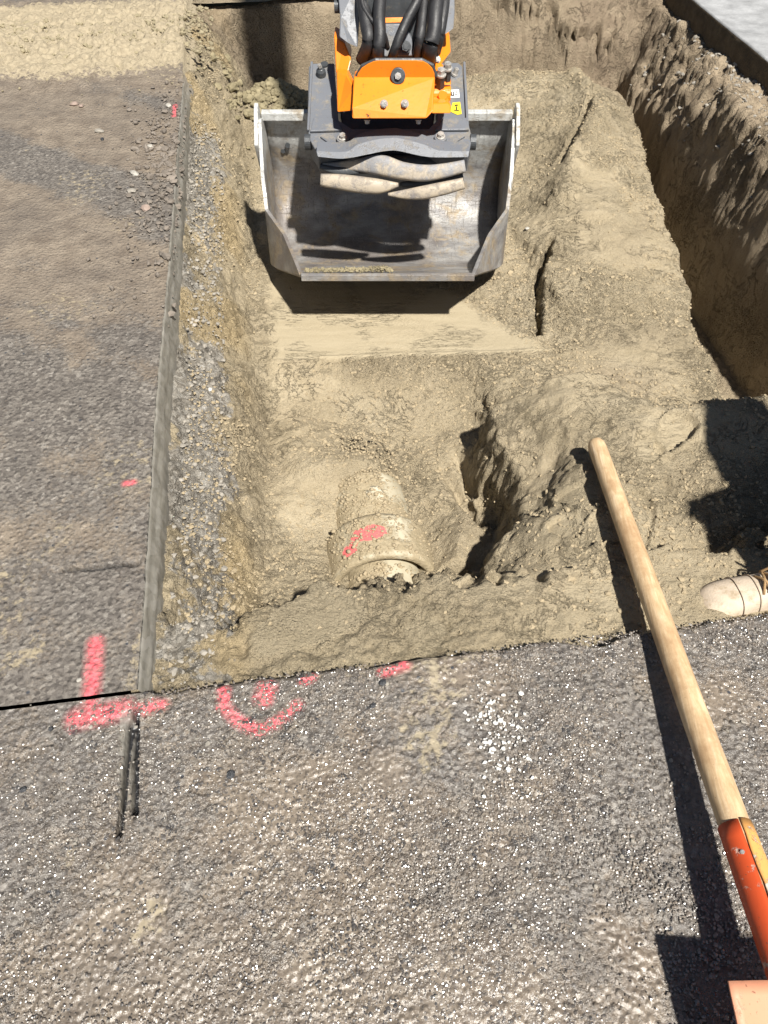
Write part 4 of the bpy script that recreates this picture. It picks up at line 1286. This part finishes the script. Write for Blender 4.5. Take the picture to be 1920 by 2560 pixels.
for px, py in ((918, 300), (1046, 300)):
    p = O2(px, py, 2.60); tsub('lower_nut', bolt_bm(p, (0, -.4, -1), .008, .012), M['bolt'])

# --- arm above (rises away out of view), with yoke plates and hoses
AD = Vector((0, .20, 1)).normalized()
a0 = W(985, 150, 2.74)
def ring_box(c, w, d):
    return [c + Vector((-w, -d, 0)), c + Vector((w, -d, 0)), c + Vector((w, d, 0)), c + Vector((-w, d, 0))]
bm = bmesh.new()
secs = [(a0 + AD * -.04, .10, .05), (a0 + AD * .06, .12, .06), (a0 + AD * .35, .10, .085), (a0 + AD * 1.2, .10, .13), (a0 + AD * 2.6, .10, .16)]
rg = [[bm.verts.new(p) for p in ring_box(c, w, d)] for c, w, d in secs]
for a, b in zip(rg[:-1], rg[1:]):
    for k in range(4): bm.faces.new((a[k], a[(k + 1) % 4], b[(k + 1) % 4], b[k]))
bm.faces.new(rg[0][::-1]); bm.faces.new(rg[-1])
arm = add_obj('arm', bm, M['dark_metal'], exc, bevel=.008)
def asub(name, bm, mat, **kw): return sub(name, bm, mat, arm, **kw)
asub('yoke_plate', prism([W(*q) for q in ((836, -30, 2.62), (846, 0, 2.62), (850, 45, 2.62), (848, 92, 2.62), (870, 108, 2.62), (894, 120, 2.64), (898, 60, 2.62), (890, -30, 2.62))], (0, .12, .02)), M['grey_cast'], bevel=.004)
asub('yoke_plate', prism([W(*q) for q in ((1104, -30, 2.64), (1136, -30, 2.64), (1137, 30, 2.64), (1134, 72, 2.64), (1112, 88, 2.64), (1100, 60, 2.64))], (0, .12, .02)), M['grey_cast'], bevel=.004)
asub('yoke_pin', tube([W(836, 16, 2.66), W(850, 16, 2.66)], .022, 20), M['dark_metal'])
asub('side_shell', prism([W(*q) for q in ((835, 90, 2.68), (862, 108, 2.68), (878, 150, 2.68), (868, 190, 2.69), (840, 184, 2.70))], (0, .11, 0)), M['orange'], bevel=.004)
asub('arm_plate', prism([W(*q) for q in ((926, -30, 2.59), (1030, -30, 2.59), (1014, 56, 2.60), (962, 58, 2.60), (935, 40, 2.60))], (0, .05, 0)), M['orange'], bevel=.003)
asub('pivot_block', prism([W(*q) for q in ((962, 60, 2.60), (1012, 60, 2.60), (1030, 100, 2.62), (1034, 140, 2.64), (955, 142, 2.64), (958, 100, 2.62))], (0, .06, 0)), M['grey_cast'], bevel=.004)
p = W(1014, 118, 2.615); asub('pivot_bolt', bolt_bm(p, (0, -.9, .4), .015, .02), M['dark_metal'])
def hose(pts, r):
    b = tube(catmull([W(*p) for p in pts], 7), r, 14)
    return asub('hydraulic_hose', b, M['rubber'], smooth=True)
hose([(952, -60, 2.56), (950, 0, 2.56), (948, 40, 2.56), (950, 90, 2.57), (946, 130, 2.60), (950, 165, 2.70)], .022)
hose([(1056, -50, 2.52), (1044, 0, 2.53), (1020, 45, 2.54), (1000, 90, 2.55), (985, 130, 2.58), (975, 160, 2.66)], .017)
hose([(1096, -60, 2.56), (1092, 0, 2.55), (1088, 40, 2.55), (1085, 80, 2.56), (1074, 125, 2.59), (1072, 165, 2.70)], .027)
hose([(1062, -60, 2.58), (1060, 0, 2.58), (1056, 50, 2.58), (1050, 100, 2.59), (1042, 150, 2.66)], .018)
hose([(912, -60, 2.60), (908, 0, 2.59), (916, 60, 2.59), (922, 105, 2.60), (905, 150, 2.68)], .024)
hose([(925, -60, 2.57), (905, 0, 2.57), (925, 45, 2.57), (958, 80, 2.58), (970, 120, 2.63)], .008)
hose([(1110, -60, 2.57), (1112, 0, 2.56), (1106, 50, 2.56), (1098, 95, 2.58), (1090, 130, 2.66)], .018)

W = W_
# ------------------------------------------------------------------ worker crouching at the right, only a boot and a trouser hem in view
GZ = -.135
def skin_obj(name, joints, edges, mat, parent, sub_lv=2, root=0):
    me = bpy.data.meshes.new(name)
    me.from_pydata([j[0] for j in joints], edges, [])
    o = bpy.data.objects.new(name, me); C.objects.link(o)
    me.materials.append(mat)
    o.modifiers.new('skin', 'SKIN').use_smooth_shade = True
    for i, j in enumerate(joints):
        r = j[1]
        sv = me.skin_vertices[0].data[i]
        sv.radius = (r, r) if not isinstance(r, tuple) else r
        sv.use_root = (i == root)
    s = o.modifiers.new('sub', 'SUBSURF'); s.levels = sub_lv; s.render_levels = sub_lv
    if parent:
        o.parent = parent; o.matrix_parent_inverse = Matrix.Translation(-parent.location)
    return o
person = empty('person', (1.05, 1.08, GZ))
tag(person, 'person in tan lace-up boots and dark trousers crouching at the right pit edge', 'person')
hipc = (1.38, 1.17, .34); chest = (1.28, 1.17, .58); neck = (1.33, 1.16, .73)
ankL = (1.02, 1.05, GZ + .10); kneeL = (1.03, 1.08, .33)
ankR = (1.46, 1.34, GZ + .10); kneeR = (1.14, 1.28, .34)
# body: head, neck, torso, arms, hands in one mesh
J = [(hipc, .12), (chest, .13), (neck, .052), ((1.345, 1.155, .80), .070), ((1.335, 1.15, .86), .072),
     ((1.33, 1.02, .70), .055), ((1.24, .98, .56), .042), ((1.10, 1.03, .47), .030), ((1.06, 1.05, .44), .028),
     ((1.33, 1.34, .70), .055), ((1.28, 1.38, .56), .042), ((1.22, 1.34, .45), .030), ((1.19, 1.33, .42), .028)]
E = [(0, 1), (1, 2), (2, 3), (3, 4), (1, 5), (5, 6), (6, 7), (7, 8), (1, 9), (9, 10), (10, 11), (11, 12)]
for base_i, cy in ((8, 1.05), (12, 1.33)):
    bx, by, bz = J[base_i][0]
    for k, (oy, ln) in enumerate(((-.026, .05), (-.009, .06), (.009, .058), (.026, .045))):
        i0 = len(J)
        J.append(((bx - .02, by + oy, bz - .005), .010)); J.append(((bx - .03 - ln * .6, by + oy, bz - .02), .009)); J.append(((bx - .025 - ln * .8, by + oy, bz - .045), .008))
        E += [(base_i, i0), (i0, i0 + 1), (i0 + 1, i0 + 2)]
    i0 = len(J)
    J.append(((bx - .005, by - .035, bz - .02), .010)); J.append(((bx - .03, by - .04, bz - .045), .009))
    E += [(base_i, i0), (i0, i0 + 1)]
skin_obj('body', J, E, M['skin'], person)
skin_obj('jacket', [(hipc, .155), ((1.20, 1.13, .42), .17), (chest, .205), ((1.325, 1.16, .70), .085), ((1.33, 1.00, .70), .085), ((1.24, .965, .56), .06), ((1.13, 1.015, .48), .045), ((1.33, 1.35, .70), .085), ((1.28, 1.39, .56), .06), ((1.235, 1.35, .47), .045)],
         [(0, 1), (1, 2), (2, 3), (2, 4), (4, 5), (5, 6), (2, 7), (7, 8), (8, 9)], M['jacket'], person)
skin_obj('trousers', [(hipc, .15), ((1.22, 1.11, .34), .095), (kneeL, .078), ((1.03, 1.06, .14), .066), ((1.04, 1.052, .045), .060), ((1.30, 1.26, .32), .10), (kneeR, .078), ((1.36, 1.32, .13), .066), ((1.45, 1.338, .03), .062)],
         [(0, 1), (1, 2), (2, 3), (3, 4), (0, 5), (5, 6), (6, 7), (7, 8)], M['trouser'], person)
# head details
hd = Vector((1.34, 1.152, .835))
bm = bmesh.new(); bmesh.ops.create_uvsphere(bm, u_segments=24, v_segments=16, radius=.092)
for v in list(bm.verts):
    if v.co.z < -.005 and v.co.x < .03 or v.co.z < -.05: bm.verts.remove(v)
bmesh.ops.translate(bm, vec=hd + Vector((.012, 0, .015)), verts=bm.verts)
add_obj('hair', bm, M['hair'], person, smooth=True)
for sg in (-1, 1):
    add_obj('eye', tube([hd + Vector((-.068, sg * .028, -.005)), hd + Vector((-.077, sg * .032, -.005))], [.012, .006], 12), M['ink'], person)
    add_obj('ear', tube([hd + Vector((0, sg * .068, -.01)), hd + Vector((.005, sg * .086, -.005))], [.024, .015], 12), M['skin'], person, smooth=True)
add_obj('nose', tube([hd + Vector((-.066, 0, .002)), hd + Vector((-.085, 0, -.022)), hd + Vector((-.07, 0, -.034))], [.008, .014, .008], 10), M['skin'], person, smooth=True)

SECS = [(-.075, .026, .055), (-.070, .034, .075), (-.045, .039, .11), (-.01, .040, .12), (.03, .039, .112), (.07, .042, .093), (.11, .046, .079), (.15, .049, .070), (.185, .047, .062), (.210, .039, .052), (.224, .026, .038), (.228, .012, .028)]
def boot(ank, heading):
    """boot with toe along heading; sections along the foot"""
    h = Vector((math.cos(heading), math.sin(heading), 0)); sd_ = Vector((-h.y, h.x, 0))
    org = Vector((ank[0], ank[1], GZ))
    secs = [(a_ * 1.08, b_ * 1.12, c_ * 1.15) for a_, b_, c_ in SECS]
    SECS_ = [(-.075, .026, .055), (-.070, .034, .075), (-.045, .039, .11), (-.01, .040, .12), (.03, .039, .112), (.07, .042, .093), (.11, .046, .079), (.15, .049, .070), (.185, .047, .062), (.210, .039, .052), (.224, .026, .038), (.228, .012, .028)]
    bm = bmesh.new(); rings = []; n = 20
    for x, w, t in secs:
        c = org + h * x
        row = []
        for k in range(n):
            a = math.pi * (k / (n - 1))
            cw, cz_ = math.cos(a), math.sin(a)
            row.append(bm.verts.new(c + sd_ * w * math.copysign(abs(cw) ** .75, cw) + Vector((0, 0, .024 + (t - .024) * cz_ ** .75))))
        rings.append(row)
    for a, b in zip(rings[:-1], rings[1:]):
        for k in range(n - 1): bm.faces.new((a[k], a[k + 1], b[k + 1], b[k]))
        bm.faces.new((a[0], b[0], b[-1], a[-1]))
    bm.faces.new(rings[0]); bm.faces.new(rings[-1])
    bo = add_obj('boot', bm, M['boot'], person, smooth=True)
    ss = bo.modifiers.new('sub', 'SUBSURF'); ss.levels = 1; ss.render_levels = 2
    def bs(name, bm, mat, **kw):
        o = add_obj(name, bm, mat, None, **kw); o.parent = bo; return o
    # sole
    pl = []
    for x, w, t in secs: pl.append(org + h * x * 1.02 + sd_ * (w + .005))
    for x, w, t in secs[::-1]: pl.append(org + h * x * 1.02 - sd_ * (w + .005))
    bs('sole', prism(pl, (0, 0, .027)), M['sole'], bevel=.004)
    # toe cap seam and shaft
    def arch(x, w, t, r, mat, name):
        c = org + h * x
        pts = [c + sd_ * (w + .002) * math.copysign(abs(math.cos(a)) ** .75, math.cos(a)) + Vector((0, 0, .024 + (t - .020) * math.sin(a) ** .75)) for a in np.linspace(.08, math.pi - .08, 18)]
        bs(name, tube(pts, r, 8), mat, smooth=True)
    arch(.160, .0545, .079, .0016, M['boot'], 'toe_seam')
    arch(.120, .0515, .089, .0014, M['sole'], 'toe_seam')
    sh_ = [org + h * -.015 + Vector((0, 0, z_)) for z_ in (.08, .12, .16, .20)]
    bs('boot_shaft', tube(sh_, [.044, .046, .049, .052], 20), M['boot'], smooth=True)
    # tongue and laces
    bs('tongue', tube(catmull([org + h * .105 + Vector((0, 0, .082)), org + h * .06 + Vector((0, 0, .100)), org + h * .032 + Vector((0, 0, .135)), org + h * .035 + Vector((0, 0, .185))], 5), .017, 10), M['sole'], smooth=True)
    for k in range(5):
        x = .112 - .018 * k; z_ = .100 + .011 * k + (.012 * max(0, k - 2))
        for sg in (-1, 1):
            a = org + h * x + sd_ * (sg * .027) + Vector((0, 0, z_ - .012)); b = org + h * (x - .014) + sd_ * (-sg * .026) + Vector((0, 0, z_ + .002))
            m_ = (a + b) / 2 + Vector((0, 0, .014))
            bs('lace', tube(catmull([a, m_, b], 5), .0032, 8), M['lace'], smooth=True)
    for sg in (-1, 1):
        c = org + h * .045 + Vector((0, 0, .145))
        bs('lace', tube(catmull([c, c + sd_ * sg * .02 + h * .02 + Vector((0, 0, .018)), c + sd_ * sg * .04 + h * .03, c + sd_ * sg * .022 + h * .012 - Vector((0, 0, .01)), c], 6), .0034, 8), M['lace'], smooth=True)
        bs('lace', tube(catmull([c, c + sd_ * sg * .018 + h * .03 - Vector((0, 0, .005)), c + sd_ * sg * .030 + h * .055 - Vector((0, 0, .045))], 6), .0032, 8), M['lace'], smooth=True)
GZ = -.10
boot((ankL[0] - .008, ankL[1] + .004, 0), R_(188))
GZ = -.135
boot(ankR, R_(172))
add_obj('reflective_band', tube([Vector((1.038, 1.053, .03)), Vector((1.035, 1.056, .075))], [.070, .074], 24), M['hem'], person, smooth=True)
